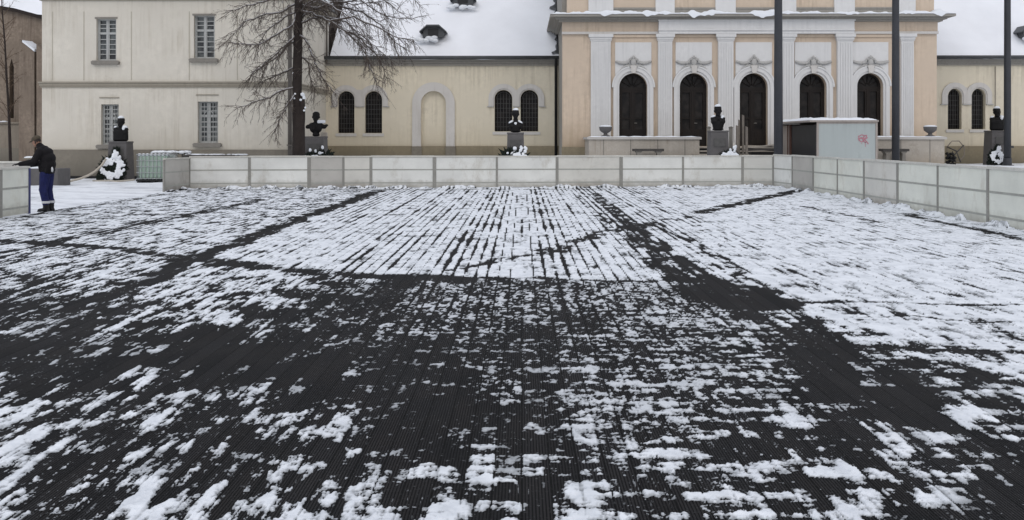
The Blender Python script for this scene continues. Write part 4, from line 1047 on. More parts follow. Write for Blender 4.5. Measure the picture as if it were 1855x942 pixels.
# ------------------------------------------------------------------ clutter on the steps
def stake(px, ptop, Y, w, lab):
    c = W(px, HY, Y); g0 = gz(c.x,Y)-.05
    o = MB().add([(c.x-w,Y-w,g0),(c.x+w,Y-w,g0),(c.x+w,Y+w,g0),(c.x-w,Y+w,g0),(c.x-w*.8,Y-w*.8,Z(ptop,Y)),(c.x+w,Y-w,Z(ptop,Y)-.03),(c.x+w,Y+w,Z(ptop,Y)-.02),(c.x-w,Y+w,Z(ptop,Y))],
        [(3,2,1,0),(4,5,6,7),(0,1,5,4),(1,2,6,5),(2,3,7,6),(3,0,4,7)]).build('wooden_stake', M['stake'])
    tag(o, lab, 'stake', 'upright timbers by the portico steps')
stake(1335.5, 227, 38.3, .045, 'leftmost of the thin timber stakes before the third door')
stake(1339, 217, 39.0, .03, 'thin stake just left of the tallest one before the middle door')
stake(1346, 208, 38.5, .04, 'tallest thin timber stake before the middle door')
stake(1352.5, 229, 38.2, .042, 'rightmost thin timber stake before the middle door')
def dark_post(px, ptop, Y, lab):
    c = W(px, HY, Y); g0 = gz(c.x,Y)-.05
    o = MB().tube([(c.x,Y,g0),(c.x,Y,Z(ptop,Y)-.06)], .075, 10).lathe((c.x,Y,Z(ptop,Y)-.06), [(.09,0),(.09,.03),(.03,.06)], 10).build('stone_bollard', M['sill'])
    tag(o, lab, 'bollard', 'grey bollards by the portico steps')
dark_post(1284, 229, 40.2, 'grey bollard directly left of the bust before the portico')
dark_post(1324, 229, 39.4, 'grey bollard between the portico bust and the timber stakes')
pl_root = []
for i,(a_,b_,py0,py1,Y,lab) in enumerate([(1350,1400,270,262.5,39.6,'snow dusted plank sloping up on the plank heap by the pole'),(1348,1404,264,266,39.9,'flat top plank of the heap by the near pole'),
        (1354,1408,272,270,39.2,'lowest dark plank of the heap by the near pole'),(1352,1406,268.5,273,39.4,'plank sloping down to the pole in the heap')]):
    A, B = W(a_,py0,Y), W(b_,py1,Y); m_ = MB(); d = B-A; n_ = Vector((0,.16,0)); u_ = Vector((0,0,.028))
    m_.add([A-n_-u_,B-n_-u_,B+n_-u_,A+n_-u_,A-n_+u_,B-n_+u_,B+n_+u_,A+n_+u_],[(3,2,1,0),(4,5,6,7),(0,1,5,4),(1,2,6,5),(2,3,7,6),(3,0,4,7)])
    tag(m_.build('plank', M['stone'] if i < 2 else M['plank']), lab, 'plank', 'planks heaped on the portico steps')
A = W(1380,270,39.8); g0 = gz(A.x,39.8)
MB_h = MB()
for k in range(7):
    MB_h.box(A.x-.62+.03*k, A.x+.55-.02*k, 39.5+.03*k, 40.2, g0-.05+k*.115, g0+.05+k*.115)
tag(MB_h.build('timber_stack', M['plank']), 'dark stack of timber under the loose planks by the pole', 'timber stack')

# hexagonal metal frame by the right wing
Y = 45.0; cx_, cz_ = X(1731,Y), Z(274,Y); g0 = gz(cx_,Y)
t = thing('metal_frame', 'rusty many sided metal frame with spokes standing against the right wing plinth', 'frame', (cx_, Y, g0))
ringp = [(cx_+.42*math.cos(PI/8+PI*k/4), Y, cz_+.50*math.sin(PI/8+PI*k/4)) for k in range(9)]
MB().tube(ringp, .022, 6, sm=False).build('rim', M['stake'], t)
sp_ = MB()
for a_,b_ in (((-.4,-.5),(.36,.28)),((-.15,.0),(.0,-.5)),((.0,.05),(.22,-.5)),((-.38,.2),(.05,.0)),((-.4,-.1),(-.1,-.52))): sp_.tube([(cx_+a_[0],Y-.03,cz_+a_[1]),(cx_+b_[0],Y-.03,cz_+b_[1])], .028, 6)
sp_.build('spoke', M['plank'], t)
hp = MB()
for k in range(26): hp.ell((cx_-.3+random.uniform(-.12,.2),Y-.1+random.uniform(-.1,.1),g0+.05+random.random()**2*.55), (.08,.08,.07), 7, jit=.3)
hp.build('scrap', M['black'], t)

# ------------------------------------------------------------------ water tank in a cage
YI = 37.0; x0 = X(247.5,YI); x1 = x0+1.2; y0, y1 = YI, YI+1.0; zb, zt_ = .16, Z(279,YI)
t = thing('water_tank', 'pale green plastic water tank in a steel cage on a black pallet', 'tank', ((x0+x1)/2, YI+.5, 0))
tk = MB().box(x0+.06,x1-.06,y0+.06,y1-.06,zb+.02,zt_-.05); tk.build('tank', M['tank'], t, bevel=.06)
cg = MB()
for k in range(9):
    xx = x0+.02+(x1-x0-.04)*k/8
    cg.tube([(xx,y0+.02,zb),(xx,y0+.02,zt_)], .016, 6); cg.tube([(xx,y1-.02,zb),(xx,y1-.02,zt_)], .016, 6)
for k in range(8):
    yy = y0+.02+(y1-y0-.04)*k/7
    cg.tube([(x0+.02,yy,zb),(x0+.02,yy,zt_)], .016, 6); cg.tube([(x1-.02,yy,zb),(x1-.02,yy,zt_)], .016, 6)
for k in range(5):
    zz = zb+.04+(zt_-zb-.06)*k/4
    cg.tube([(x0,y0,zz),(x1,y0,zz),(x1,y1,zz),(x0,y1,zz),(x0,y0,zz)], .016, 6)
cg.build('cage', M['cage'], t)
pa = MB().box(x0-.02,x1+.02,y0-.02,y1+.02,.10,.158)
for k in range(3): pa.box(x0+.02+k*.51,x0+.16+k*.51,y0-.01,y1+.01,0,.098)
pa.build('pallet', M['black'], t)
sn = MB()
for k in range(8): sn.ell((x0+.07+(x1-x0-.14)*k/7, y0+.1, zt_-.03), (.07,.10,.05), 8)
sn.build('snow', M['snow'], t)
# snow-topped table behind the boards
c = W(312,275,38.6); zt_ = c.z; g0 = gz(c.x,38.6)
t = thing('work_table', 'low trestle table heaped with snow behind the rink boards next to the tank', 'table', (c.x,38.6,g0))
MB().box(c.x-.70,c.x+.62,38.2,39.0,zt_-.09,zt_-.04).build('top', M['plank'], t)
for dx in (-.6,.5):
    for dy in (-.3,.3): MB().tube([(c.x+dx,38.6+dy,g0-.02),(c.x+dx,38.6+dy,zt_-.09)], .03, 6).build('leg', M['plank'], t)
sn = MB()
for k in range(40): sn.ell((c.x+random.uniform(-.66,.56),38.6+random.uniform(-.35,.35),zt_-.02), (random.uniform(.08,.2),.12,random.uniform(.03,.08)), 7, jit=.2)
sn.build('snow', M['snow'], t)
c = W(398,277.5,37.5)
t = thing('pipe_bundle', 'bundle of snowy pipes lying just behind the back rink boards', 'pipes', (c.x,37.5,gz(c.x,37.5)))
for k in range(5):
    MB().tube([(c.x-1.3+.1*k,37.2+.13*k,c.z-.10+.02*(k%2)),(c.x+1.0-.2*k,37.2+.12*k,c.z-.14+.02*(k%3))], .05, 8).build('pipe', M['plank'], t)
for dx in (-.9,.6): MB().box(c.x+dx-.06,c.x+dx+.06,37.1,37.8,gz(c.x,37.5)-.03,c.z-.2).build('trestle', M['plank'], t)
sn = MB()
for k in range(26): sn.ell((c.x+random.uniform(-1.2,.9),37.2+random.uniform(-.02,.4),c.z-.05), (random.uniform(.06,.2),.06,.03), 7, jit=.2)
sn.build('snow', M['snow'], t)

# low stone block and slim capped post behind the man
Y = 35.2; x0, x1 = X(46,Y), X(105,Y)
t = thing('stone_block', 'low grey stone block behind the man', 'block', ((x0+x1)/2, Y+.5, 0))
MB().box(x0,x1,Y,Y+1.0,-.02,Z(306,Y)).build('block', M['ped'], t, bevel=.03)
MB().box(x0+.02,x0+.62,Y+.03,Y+.9,Z(306,Y)+.001,Z(306,Y)+.05).build('snow', M['snow'], t, bevel=.02)
Y = 40.0; c = W(54,286,Y)
t = thing('stone_post', 'short grey post with a flat snowy cap behind the grubby rink board', 'post', (c.x, Y, 0))
MB().box(c.x-.09,c.x+.09,Y-.09,Y+.09,-.02,c.z-.05).box(c.x-.2,c.x+.2,Y-.2,Y+.2,c.z-.05,c.z).build('shaft', M['plinth'], t)
MB().ell((c.x,Y,c.z+.01),(.22,.2,.06),12).build('snow_cap', M['snow'], t)
# hose
P_ = [(X(192,38.8),38.8,Z(288,38.8)),(X(184,38.7),38.7,Z(300,38.7)),(X(172,38.5),38.5,Z(311,38.5)),(X(160,38.3),38.3,Z(318,38.3)),(X(145,38.1),38.1,Z(324,38.1)),(X(125,37.9),37.9,Z(329,37.9)),(X(108,37.6),37.6,.06),(X(98,37.2),37.2,.05),(X(60,36.9),36.9,.05)]
tag(MB().tube(P_, .045, 8).build('hose', M['hose']), 'thick beige hose trailing over the snow from the snowy wreath', 'hose')
P_ = [(X(q,38.6)+.0,38.55+.1*math.sin(q*.2),.035+gz(X(q,38.6),38.6)) for q in range(168,252,6)]
tag(MB().tube(P_, .035, 8).build('hose', M['hose']), 'pale hose lying flat at the foot of the first pedestal', 'hose')

# ------------------------------------------------------------------ church at far left
YH = 62.0
t = thing('stone_church', 'brown stained gothic church wall with buttress at the far left', 'church', (X(30,YH), YH, 0))
xa, xb = X(-420,YH), X(150,YH)
def zline(px): return Z(14+ (px)*.245, YH)
poly = [(xa,-.1),(xb,-.1),(xb,Z(40,YH)),(X(72,YH),Z(32.5,YH)),(X(30,YH),Z(21,YH)),(X(0,YH),Z(16,YH)),(xa,Z(10,YH))]
hol = [[(X(17,YH),Z(214,YH)),(X(25,YH),Z(214,YH)),(X(25,YH),Z(120,YH)),(X(21,YH),Z(105,YH)),(X(17,YH),Z(120,YH))]]
plate('wall', poly, hol, YH, YH+.8, M['church'], t)
MB().box(X(10,YH),X(30,YH),YH+.5,YH+.6,Z(230,YH),Z(90,YH)).build('window', M['dark'], t)
MB().box(xa,xb,YH-.25,YH-.005,-.1,Z(224,YH)).build('lower_wall', M['church2'], t)
MB().box(xa,xb,YH-.40,YH-.005,Z(224,YH)+.003,Z(221,YH)).build('string_course', M['church2'], t)
snow_strip('snow_ledge', xa, X(18,YH), YH-.42, YH-.02, Z(221,YH), t, .06, .0, seed=2, lo=.0)
snow_strip('snow_ledge', X(56,YH), X(70,YH), YH-.42, YH-.02, Z(221,YH), t, .08, .0, seed=3, lo=.02)
MB().box(xa,xb,YH-.3,YH-.255,-.1,Z(268,YH)).build('plinth', M['plinth'], t)
# eaves and snow roof
ro = MB(); pts = [(xa,Z(10,YH)),(X(0,YH),Z(16,YH)),(X(30,YH),Z(21,YH)),(X(72,YH),Z(32.5,YH)),(xb,Z(40,YH))]
ed = MB()
for i in range(len(pts)-1):
    (xA,zA),(xB,zB) = pts[i],pts[i+1]
    ed.add([(xA,YH-.3,zA),(xB,YH-.3,zB),(xB,YH-.3,zB+.22),(xA,YH-.3,zA+.22),(xA,YH+.6,zA),(xB,YH+.6,zB),(xB,YH+.6,zB+.22),(xA,YH+.6,zA+.22)],[(0,1,2,3),(0,4,5,1),(3,2,6,7),(4,7,6,5)])
    ro.add([(xA,YH-.35,zA+.22),(xB,YH-.35,zB+.22),(xB,YH+9,zB+7.0),(xA,YH+9,zA+7.0)],[(0,1,2,3)])
ed.build('eaves', M['bark'], t); ro.build('roof', M['snowroof'], t)
for (a_, b_, zt0, zt1) in ((34,62,70,93),(66,84,78,100)):
    bx0, bx1 = X(a_,YH-1.5), X(b_,YH-1.5)
    MB().add([(bx0,YH-1.5,0),(bx1,YH-1.5,0),(bx1,YH-.26,0),(bx0,YH-.26,0),(bx0,YH-1.5,Z(zt0,YH-1.5)),(bx1,YH-1.5,Z(zt1,YH-1.5)),(bx1,YH-.26,Z(zt1,YH-1.5)+.02),(bx0,YH-.26,Z(zt0,YH-1.5)+.02)],
      [(3,2,1,0),(4,5,6,7),(0,1,5,4),(1,2,6,5),(2,3,7,6),(3,0,4,7)]).build('buttress', M['church'], t)
    m0 = bx0+(bx1-bx0)*.25; zz0 = Z(zt0,YH-1.5); zz1 = Z(zt1,YH-1.5); za = zz0+(zz1-zz0)*.25
    if a_ == 34: MB().add([(m0,YH-1.56,za+.01),(bx1+.03,YH-1.56,zz1+.01),(bx1+.03,YH-.3,zz1+.03),(m0,YH-.3,za+.03),(m0,YH-1.56,za+.13),(bx1+.03,YH-1.56,zz1+.16),(bx1+.03,YH-.3,zz1+.20),(m0,YH-.3,za+.17)],
      [(3,2,1,0),(4,5,6,7),(0,1,5,4),(1,2,6,5),(2,3,7,6),(3,0,4,7)]).build('buttress_snow', M['snow'], t)

# ------------------------------------------------------------------ trees
def twigs(mb, p, d, L, rnd, depth, r, droop=.25, sn=None):
    """one branch with curved, hanging side shoots"""
    n = max(3, int(L/.18)); pts = [Vector(p)]; dd = Vector(d).normalized()
    for i in range(n):
        dd = (dd+Vector((rnd.uniform(-.22,.22), rnd.uniform(-.22,.22), rnd.uniform(-.16,.14)-droop*(.22 if i < n*.6 else -.12)))).normalized()
        pts.append(pts[-1]+dd*L/n)
    rad = [r*(1-.75*i/n) for i in range(n+1)]
    mb.tube(pts, rad, 5 if r > .012 else 3, cap=False)
    if sn is not None and r > .014:
        sn.tube([q+Vector((0,0,rad[i]*.75)) for i,q in enumerate(pts)], [x_*.75 for x_ in rad], 4, cap=False)
    if depth > 0:
        k = int(L/(.115 if depth > 1 else .085))
        for j in range(k):
            i = rnd.randint(1, n-1) if n > 2 else 1
            t_ = rnd.random(); q = pts[i].lerp(pts[min(i+1,n)], t_)
            s_ = rnd.choice((-1,1)); ax = pts[min(i+1,n)]-pts[i]; ax.normalize()
            side = ax.cross(Vector((0,0,1)))
            if side.length < .01: side = Vector((1,0,0))
            side.normalize()
            nd = (ax*rnd.uniform(.3,1)+side*s_*rnd.uniform(.1,.8)+Vector((0,0,rnd.uniform(-.8,.45)))).normalized()
            twigs(mb, q, nd, L*rnd.uniform(.14,.34)*(1.15-i/n*.4), rnd, depth-1, max(.0055, r*.45), droop*1.4, sn)
YTR = 38.0
xt = X(540.5,YTR); g0 = gz(xt,YTR)-.05
tr = thing('larch_tree', 'bare drooping conifer with thick dark trunk and snow on its branches', 'tree', (xt, YTR, g0))
def wx(px,py,dy=0): q = W(px,py,YTR+dy); return (q.x,q.y,q.z)
ts_ = [(541,292,11.5),(541,262,11.2),(541,230,11.6),(540,205,10.6),(538.5,188,9.0),(538,165,8.6),(538.5,130,9.0),(539.5,90,8.2),(540,50,8.0),(541,10,7.5),(541.5,-40,6.8),(541.5,-150,4.5),(541.5,-280,1.5)]
MB().tube([wx(a_,b_) for a_,b_,r_ in ts_], [r_/FOC*YTR*random.uniform(.96,1.05) for a_,b_,r_ in ts_], 14).tube([wx(543,250,-.02),wx(547,215,-.05),wx(548,190,-.08),wx(547.5,174,-.08)], [.16,.13,.10,.09], 10).ell(wx(534,137,-.15),(.10,.10,.16),8).build('trunk', M['bark'], tr)
sn_ = MB()
for a_,b_,s_ in ((548,171,.09),(551,177,.07),(535,170,.05),(532,133,.06),(551,200,.05),(553,195,.05),(533,178,.05),(545,181,.06)):
    sn_.ell(wx(a_,b_,-.16),(s_,s_*.8,s_*.9),8,jit=.2)
rnd = random.Random(21)
br = MB(); bs = MB()
main = [ # explicit limbs: picture-side limbs first  (px, py, dy)
 [(541,20,0),(565,24,-.3),(600,40,-.6),(632,60,-.8),(662,90,-1.0),(672,125,-1.1),(682,152,-1.2)],
 [(541,12,0),(575,14,.3),(615,10,.5),(655,22,.7),(690,45,.8),(712,75,.8),(735,90,.8)],
 [(541,45,0),(560,36,-.2),(590,30,-.4),(625,40,-.5),(650,60,-.5),(680,85,-.6),(708,108,-.7)],
 [(541,-5,0),(580,-25,.2),(640,-30,.3),(690,-5,.4),(730,25,.5)],
 [(541,60,0),(556,75,-.4),(566,100,-.6),(575,125,-.7),(590,150,-.8),(606,168,-.8)],
 [(540,64,0),(520,78,-.3),(500,98,-.5),(480,115,-.6),(455,135,-.7)],
 [(540,74,0),(522,82,.2),(500,104,.3),(475,122,.4),(448,146,.5)],
 [(539,158,0),(515,162,-.3),(490,176,-.5),(465,184,-.6),(430,196,-.7)],
 [(538,168,0),(525,185,-.4),(514,205,-.5),(500,232,-.6)],
 [(540,20,0),(515,32,-.2),(490,50,-.3),(470,75,-.4)],
 [(540,5,0),(510,22,.2),(475,28,.3),(445,40,.4),(425,60,.4)],
 [(540,-10,0),(505,-5,-.3),(470,5,-.4),(440,12,-.5),(415,22,-.5)],
 [(540,20,0),(530,45,-.3),(500,65,-.5),(470,82,-.6),(440,80,-.7),(415,78,-.8)],
 [(540,120,0),(520,128,.2),(495,140,.3),(470,150,.4)],
 [(541,100,0),(558,112,.3),(562,140,.4),(570,165,.5)],
 [(541,-25,0),(600,-60,.6),(670,-60,.9),(730,-25,1.2),(760,10,1.3)],
 [(541,8,0),(560,-10,-.8),(600,10,-1.4),(640,35,-1.8),(665,70,-2.0)],
 [(541,40,0),(560,20,.2),(600,5,.3),(650,0,.4),(700,30,.5),(745,35,.6)],
 [(541,30,0),(556,8,-.2),(590,-12,-.4),(640,-20,-.5),(690,12,-.6),(712,55,-.6)],
 [(600,38,-.6),(640,30,-.7),(685,50,-.8),(720,70,-.8),(748,72,-.8)],
 [(632,58,-.8),(655,70,-.6),(690,110,-.5),(700,140,-.5)],
 [(545,8,0),(585,20,.4),(640,70,.6),(665,100,.7)],
 [(541,25,0),(555,10,.8),(585,-5,1.6),(640,10,2.2),(700,0,2.6)],
]
for L_ in main:
    P3 = [Vector(wx(*q)) for q in L_]
    # resample with small kinks
    pts = []
    for i in range(len(P3)-1):
        for k in range(4): pts.append(P3[i].lerp(P3[i+1],k/4)+Vector((rnd.uniform(-.03,.03),rnd.uniform(-.03,.03),rnd.uniform(-.03,.03))))
    pts.append(P3[-1]); n = len(pts); r0 = .034
    rad = [r0*(1-.8*i/(n-1))+.004 for i in range(n)]
    br.tube(pts, rad, 6, cap=False)
    bs.tube([q+Vector((0,0,rad[i]*.8)) for i,q in enumerate(pts)], [x_*.72 for x_ in rad], 5, cap=False)
    for i in range(2, n):
        for j in range(4):
            ax = (pts[i]-pts[i-1]).normalized()
            d = (ax*rnd.uniform(.2,.9)+Vector((rnd.uniform(-.6,.6),rnd.uniform(-.9,.9),rnd.uniform(-.95,.65)))).normalized()
            twigs(br, pts[i], d, rnd.uniform(.25,1.0), rnd, 2, .011, .5, bs if rnd.random() < .3 else None)
# higher whorls, above the picture but part of the tree
for k in range(26):
    z_ = rnd.uniform(8.2, 12.5); a_ = rnd.uniform(0,2*PI); L = (13.3-z_)*.65
    twigs(br, (xt+.02, YTR, z_), (math.cos(a_),math.sin(a_),.1), L, rnd, 1, .03, .5, bs)
br.build('branches', M['twig'], tr)
bs.build('branch_snow', M['twigsnow'], tr); sn_.build('trunk_snow', M['snow'], tr, remesh=.02)

# leaning trunk in the gap behind the wing roof
YB = 52.5; 
t = thing('leaning_tree', 'thick leaning dark trunk rising behind the eaves of the left wing', 'tree', (X(580,YB), YB, .3))
lp = [(574,290),(580,200),(587,130),(591,108),(597,82),(603,58),(609,30),(613,0),(620,-60),(630,-140),(640,-230)]
MB().tube([W(a_,b_,YB) for a_,b_ in lp], [.34,.32,.30,.28,.26,.26,.27,.24,.2,.14,.05], 12).tube([W(603,62,YB),W(612,52,YB-.2),W(618,54,YB-.4)], [.14,.11,.07], 8).build('trunk', M['bark'], t)
b3 = MB()
for k in range(34):
    a_, b_ = lp[rnd.randint(5,10)]; q = W(a_,b_,YB); an = rnd.uniform(0,2*PI)
    twigs(b3, q, (math.cos(an),math.sin(an)*.5-.2,.3), rnd.uniform(1.0,2.6), rnd, 2, .022, .3)
b3.build('branches', M['twig'], t)

# thin tree before the church
YS = 47.0; xs_t = X(17,YS)
t = thing('young_tree', 'slender bare tree with rusty twigs in front of the church', 'tree', (xs_t, YS, 0))
MB().tube([W(20,318,YS),W(18,260,YS),W(16,200,YS),W(12,140,YS),W(9,80,YS),W(4,20,YS),W(2,-30,YS)], [.075,.07,.06,.05,.04,.03,.015], 8).build('trunk', M['bark'], t)
b4 = MB(); rn4 = random.Random(4)
for k in range(46):
    py_ = rn4.uniform(20,215); q = W(14-(200-py_)*.05, py_, YS); s_ = rn4.choice((-1,1))
    twigs(b4, q, (s_*rn4.uniform(.3,.8), rn4.uniform(-.6,.6), rn4.uniform(.4,1.0)), rn4.uniform(.5,1.25), rn4, 1, .014, -.1)
mt = mat('rusty_twig', (.11,.075,.05), .9, .3, 6, 0, 0)
b4.build('branches', mt, t)

# ------------------------------------------------------------------ the man at the boards
def skin_mesh(name, verts, edges, radii, root, m, parent, sub=1):
    me = bpy.data.meshes.new(name); me.from_pydata(verts, edges, []); me.update()
    o = bpy.data.objects.new(name, me); link(o)
    s_ = o.modifiers.new('s','SKIN'); s_.use_smooth_shade = True
    for i, r_ in enumerate(radii):
        sv = me.skin_vertices[0].data[i]; sv.radius = r_ if isinstance(r_, tuple) else (r_, r_); sv.use_root = (i == root)
    u = o.modifiers.new('u','SUBSURF'); u.levels = sub; u.render_levels = sub
    dg = bpy.context.evaluated_depsgraph_get(); dg.update()
    m2 = bpy.data.meshes.new_from_object(o.evaluated_get(dg)); bpy.data.objects.remove(o)
    m2.polygons.foreach_set('use_smooth', [True]*len(m2.polygons))
    return place(name, m2, m, parent)
FT = G(86,383.5); fx, fy = FT.x, FT.y-.0
man = thing('person', 'man in dark jacket, brown cap and blue trousers leaning on the rink board', 'person', (fx, fy, 0))
def Q(x_, y_, z_): return (fx+x_, fy+y_, z_)
hand_y = LEFTB[0].y+.02-fy      # the board the hand lies on
# x: negative = forwards (picture left); y: negative = towards the viewer
def vol(parts):
    m_ = MB()
    for p_ in parts:
        if p_[0] == 't':
            P3 = [Vector(Q(*q)) for q in p_[1]]; rr = p_[2]
            for a_ in range(len(P3)-1):
                n_ = 7
                for k in range(n_+1):
                    t_ = k/n_; q = P3[a_].lerp(P3[a_+1], t_); r_ = rr[a_]*(1-t_)+rr[a_+1]*t_; m_.ell(q, (r_,r_,r_), 10)
        else: m_.ell(Q(*p_[1]), p_[2], 14, Matrix.Rotation(p_[3],3,'Y') if len(p_) > 3 else None)
    return m_
ARM_N = [(-.10,-.165,1.40),(-.20,-.27,1.16),(-.41,-.44,1.125)]; ARM_F = [(-.10,.165,1.40),(-.20,.22,1.14),(-.38,-.01,1.09)]
LEG_N = [(-.02,-.09,.90),(-.05,-.10,.50),(.015,-.10,.09)]; LEG_F = [(-.02,.09,.90),(-.025,.10,.50),(.035,.105,.09)]
vol([('e',(-.02,0,.95),(.12,.15,.14)),('e',(-.02,0,1.15),(.11,.14,.20)),('e',(-.07,0,1.35),(.12,.17,.14)),('t',[(-.13,0,1.44),(-.235,0,1.60)],[.065,.058]),
     ('t',ARM_N,[.055,.042,.032]),('t',ARM_F,[.055,.042,.032]),('t',LEG_N,[.085,.055,.04]),('t',LEG_F,[.085,.055,.04]),
     ('e',(-.06,-.105,.05),(.11,.04,.035)),('e',(-.04,.11,.05),(.11,.04,.035))]).build('body', M['skin'], man, remesh=.016, smooth_it=2)
# head, facing down and to the picture's left
hd = MB(); hc = Vector(Q(-.255,0,1.645)); hr = Matrix.Rotation(-.42,3,'Y')
def HE(dx,dy,dz,rx,ry,rz): hd.ell(hc+hr@Vector((dx,dy,dz)), (rx,ry,rz), 16, hr)
HE(0,0,.02,.098,.078,.105); HE(-.045,0,-.055,.055,.055,.06); HE(-.10,0,-.005,.026,.014,.022); HE(-.11,0,-.018,.014,.016,.011)
HE(-.085,.0,-.055,.014,.026,.008); HE(-.082,0,-.066,.013,.024,.008); HE(-.075,0,-.095,.025,.028,.02)
HE(.01,-.078,-.01,.02,.01,.032); HE(.01,.078,-.01,.02,.01,.032); HE(-.085,.03,.022,.012,.016,.008); HE(-.085,-.03,.022,.012,.016,.008); HE(.02,0,-.08,.05,.05,.07)
hd.build('head', M['skin'], man, remesh=.008, smooth_it=2)
hr_ = MB(); 
for k in range(40):
    a_ = random.uniform(-1.9,1.9); q = hc+hr@Vector((.075*math.cos(a_)+.012, .076*math.sin(a_), random.uniform(-.05,.03))); hr_.ell(q,(.016,.016,.022),6)
hr_.build('hair', M['bark'], man, remesh=.01)
cp = MB(); cc = hc+hr@Vector((.012,0,.06))
for k in range(1): cp.ell(cc, (.108,.092,.075), 18, hr)
cp.ell(hc+hr@Vector((-.105,0,.045)), (.062,.066,.010), 14, hr@Matrix.Rotation(-.12,3,'Y')); cp.ell(hc+hr@Vector((.0,0,.035)), (.107,.090,.028), 18, hr)
cp.build('cap', M['capcloth'], man, remesh=.008, smooth_it=1)
# jacket: bulky, rounded back, hem below the waist
jk = [('e',(.0,0,.98),(.165,.20,.12)),('e',(.01,0,1.10),(.175,.205,.17)),('e',(.0,0,1.24),(.18,.21,.17),-.15),('e',(-.045,0,1.37),(.165,.215,.13),-.35),('e',(-.10,0,1.45),(.12,.18,.09),-.5),
      ('t',[(-.13,0,1.47),(-.19,0,1.545)],[.10,.078]),('t',ARM_N,[.095,.078,.056]),('t',ARM_F,[.095,.078,.056]),
      ('e',(.0,0,.905),(.155,.19,.035)),('t',[(.06,-.19,.93),(.09,-.18,1.1),(.05,-.19,1.25)],[.03,.02,.02]),('t',[(-.10,-.17,.95),(-.13,-.15,1.12)],[.022,.03]),
      ('t',[(-.23,-.27,1.21),(-.27,-.31,1.10)],[.03,.03]),('t',[(.10,-.12,1.0),(.155,-.05,1.15)],[.03,.03])]
vol(jk).build('jacket', M['jacket'], man, remesh=.014, smooth_it=2)
vol([('e',(-.01,0,.92),(.145,.165,.12)),('t',[(-.02,-.085,.86),(-.05,-.10,.50),(.01,-.10,.20)],[.125,.095,.082]),('t',[(-.01,.085,.86),(-.025,.10,.50),(.03,.105,.20)],[.125,.095,.082]),
     ('t',[(-.11,-.10,.62),(-.10,-.16,.52)],[.03,.03]),('t',[(.04,-.17,.60),(.03,-.16,.42)],[.025,.03]),('e',(.01,-.10,.27),(.09,.095,.03)),('e',(.03,.105,.26),(.09,.095,.03))]).build('trousers', M['trouser'], man, remesh=.014, smooth_it=2)
for sy, dx in ((-1,0),(1,.02)):
    MB().lathe(Q(.012+dx,sy*.10,.20), [(.088,0),(.0905,.01),(.0905,.045),(.088,.055)], 18).build('reflective_band', M['reflect'], man)
    bo = MB()
    bo.tube([Q(.015+dx,sy*.10,.22),Q(.015+dx,sy*.10,.10),Q(.02+dx,sy*.10,.05)], [.072,.068,.065], 14)
    bo.ell(Q(-.07+dx,sy*.108,.045),(.115,.056,.045),14); bo.ell(Q(.03+dx,sy*.10,.045),(.075,.055,.05),14); bo.box(*[fx-.175+dx,fx+.10+dx,fy+sy*.105-.045,fy+sy*.105+.045,.0,.028])
    bo.build('boot', M['boot'], man, remesh=.012, smooth_it=2)
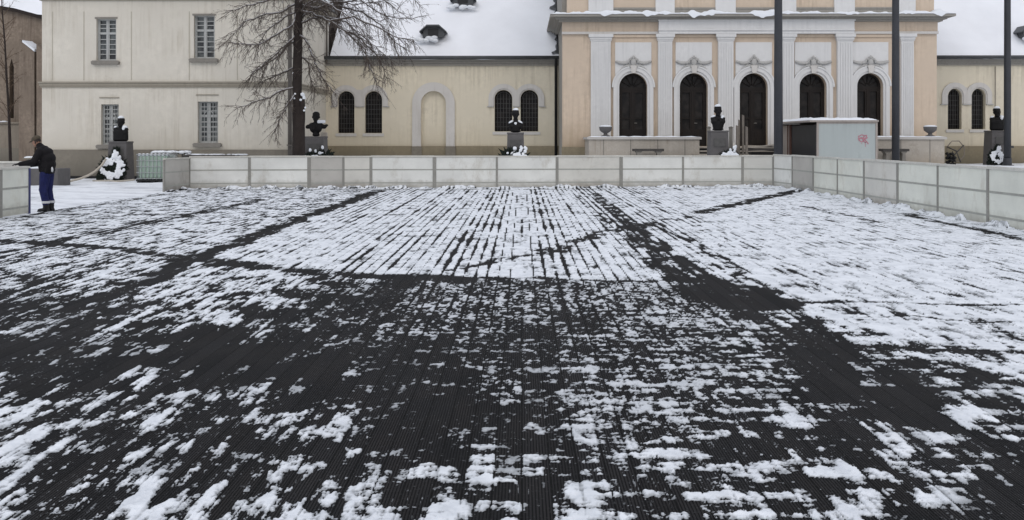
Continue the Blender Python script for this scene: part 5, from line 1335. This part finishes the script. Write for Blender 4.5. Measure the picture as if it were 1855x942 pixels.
# hands with separate fingers, resting on the board
def hand(wr, aim, up, m, name='hand', sgn=1):
    wr = Vector(wr); f_ = Vector(aim).normalized(); u_ = Vector(up); s_ = f_.cross(u_).normalized()*sgn; u_ = s_.cross(f_).normalized()*sgn
    vs = []; es = []; rs = []
    def addv(p, r): vs.append(tuple(p)); rs.append(r); return len(vs)-1
    a = addv(wr, (.030,.022)); b_ = addv(wr+f_*.05, (.036,.018)); es.append((a,b_))
    for i,(off,L) in enumerate(((-.030,.070),(-.010,.080),(.010,.075),(.030,.060))):
        k0 = addv(wr+f_*.085+s_*off, .0105); es.append((b_,k0)); k1 = addv(wr+f_*(.085+L*.45)+s_*off*1.15-u_*.008, .0095); es.append((k0,k1))
        k2 = addv(wr+f_*(.085+L*.85)+s_*off*1.2-u_*.028, .008); es.append((k1,k2))
    t0 = addv(wr+f_*.03-s_*.035, .013); es.append((a,t0)); t1 = addv(wr+f_*.07-s_*.062-u_*.01, .011); es.append((t0,t1)); t2 = addv(wr+f_*.10-s_*.062-u_*.02, .009); es.append((t1,t2))
    skin_mesh(name, vs, es, rs, 0, m, man, 1)
hand(Q(-.43,-.455,1.125), (-.8,-.55,-.08), (0,0,1), M['jacket'])
hand(Q(-.38,-.02,1.065), (-.8,-.5,-.1), (0,0,1), M['jacket'], sgn=-1)
# pocket tools at the back
MB().tube([Q(.155,-.10,1.04),Q(.17,-.12,.98),Q(.165,-.12,.93)], [.018,.025,.022], 8).build('glove', M['reflect'], man)

# ------------------------------------------------------------------ camera, sky, light
cam = bpy.data.cameras.new('camera'); co_ = bpy.data.objects.new('camera', cam); link(co_)
co_.location = (0,0,EYE); co_.rotation_euler = (PI/2, 0, TH)
cam.sensor_width = 36; cam.lens = 36*FOC/1855; cam.shift_y = -(471-HY)/1855; cam.clip_end = 2000; cam.clip_start = .1
scene.camera = co_
w = bpy.data.worlds.new('World'); scene.world = w; w.use_nodes = True
nt = w.node_tree; nt.nodes.clear()
out = nn(nt,'ShaderNodeOutputWorld'); bg = nn(nt,'ShaderNodeBackground'); sky = nn(nt,'ShaderNodeTexSky')
sky.sky_type = 'NISHITA'; sky.sun_disc = False; sky.sun_elevation = R(38); sky.sun_rotation = R(150); sky.dust_density = 6; sky.air_density = 1.2; sky.ozone_density = 1
# low cloud: the sky's own light evened out and greyed
gam = mix(nt, .86, sky.outputs[0], (6.25,6.5,7.15))
nt.links.new(gam, bg.inputs[0]); bg.inputs[1].default_value = .128
nt.links.new(bg.outputs[0], out.inputs[0])
sl = bpy.data.lights.new('sun','SUN'); sl.energy = .5; sl.angle = R(25); sl.color = (1,.97,.93)
so_ = bpy.data.objects.new('sun', sl); link(so_); so_.rotation_euler = (R(52), 0, R(-30))
scene.view_settings.view_transform = 'Standard'; scene.view_settings.look = 'None'; scene.view_settings.exposure = 0
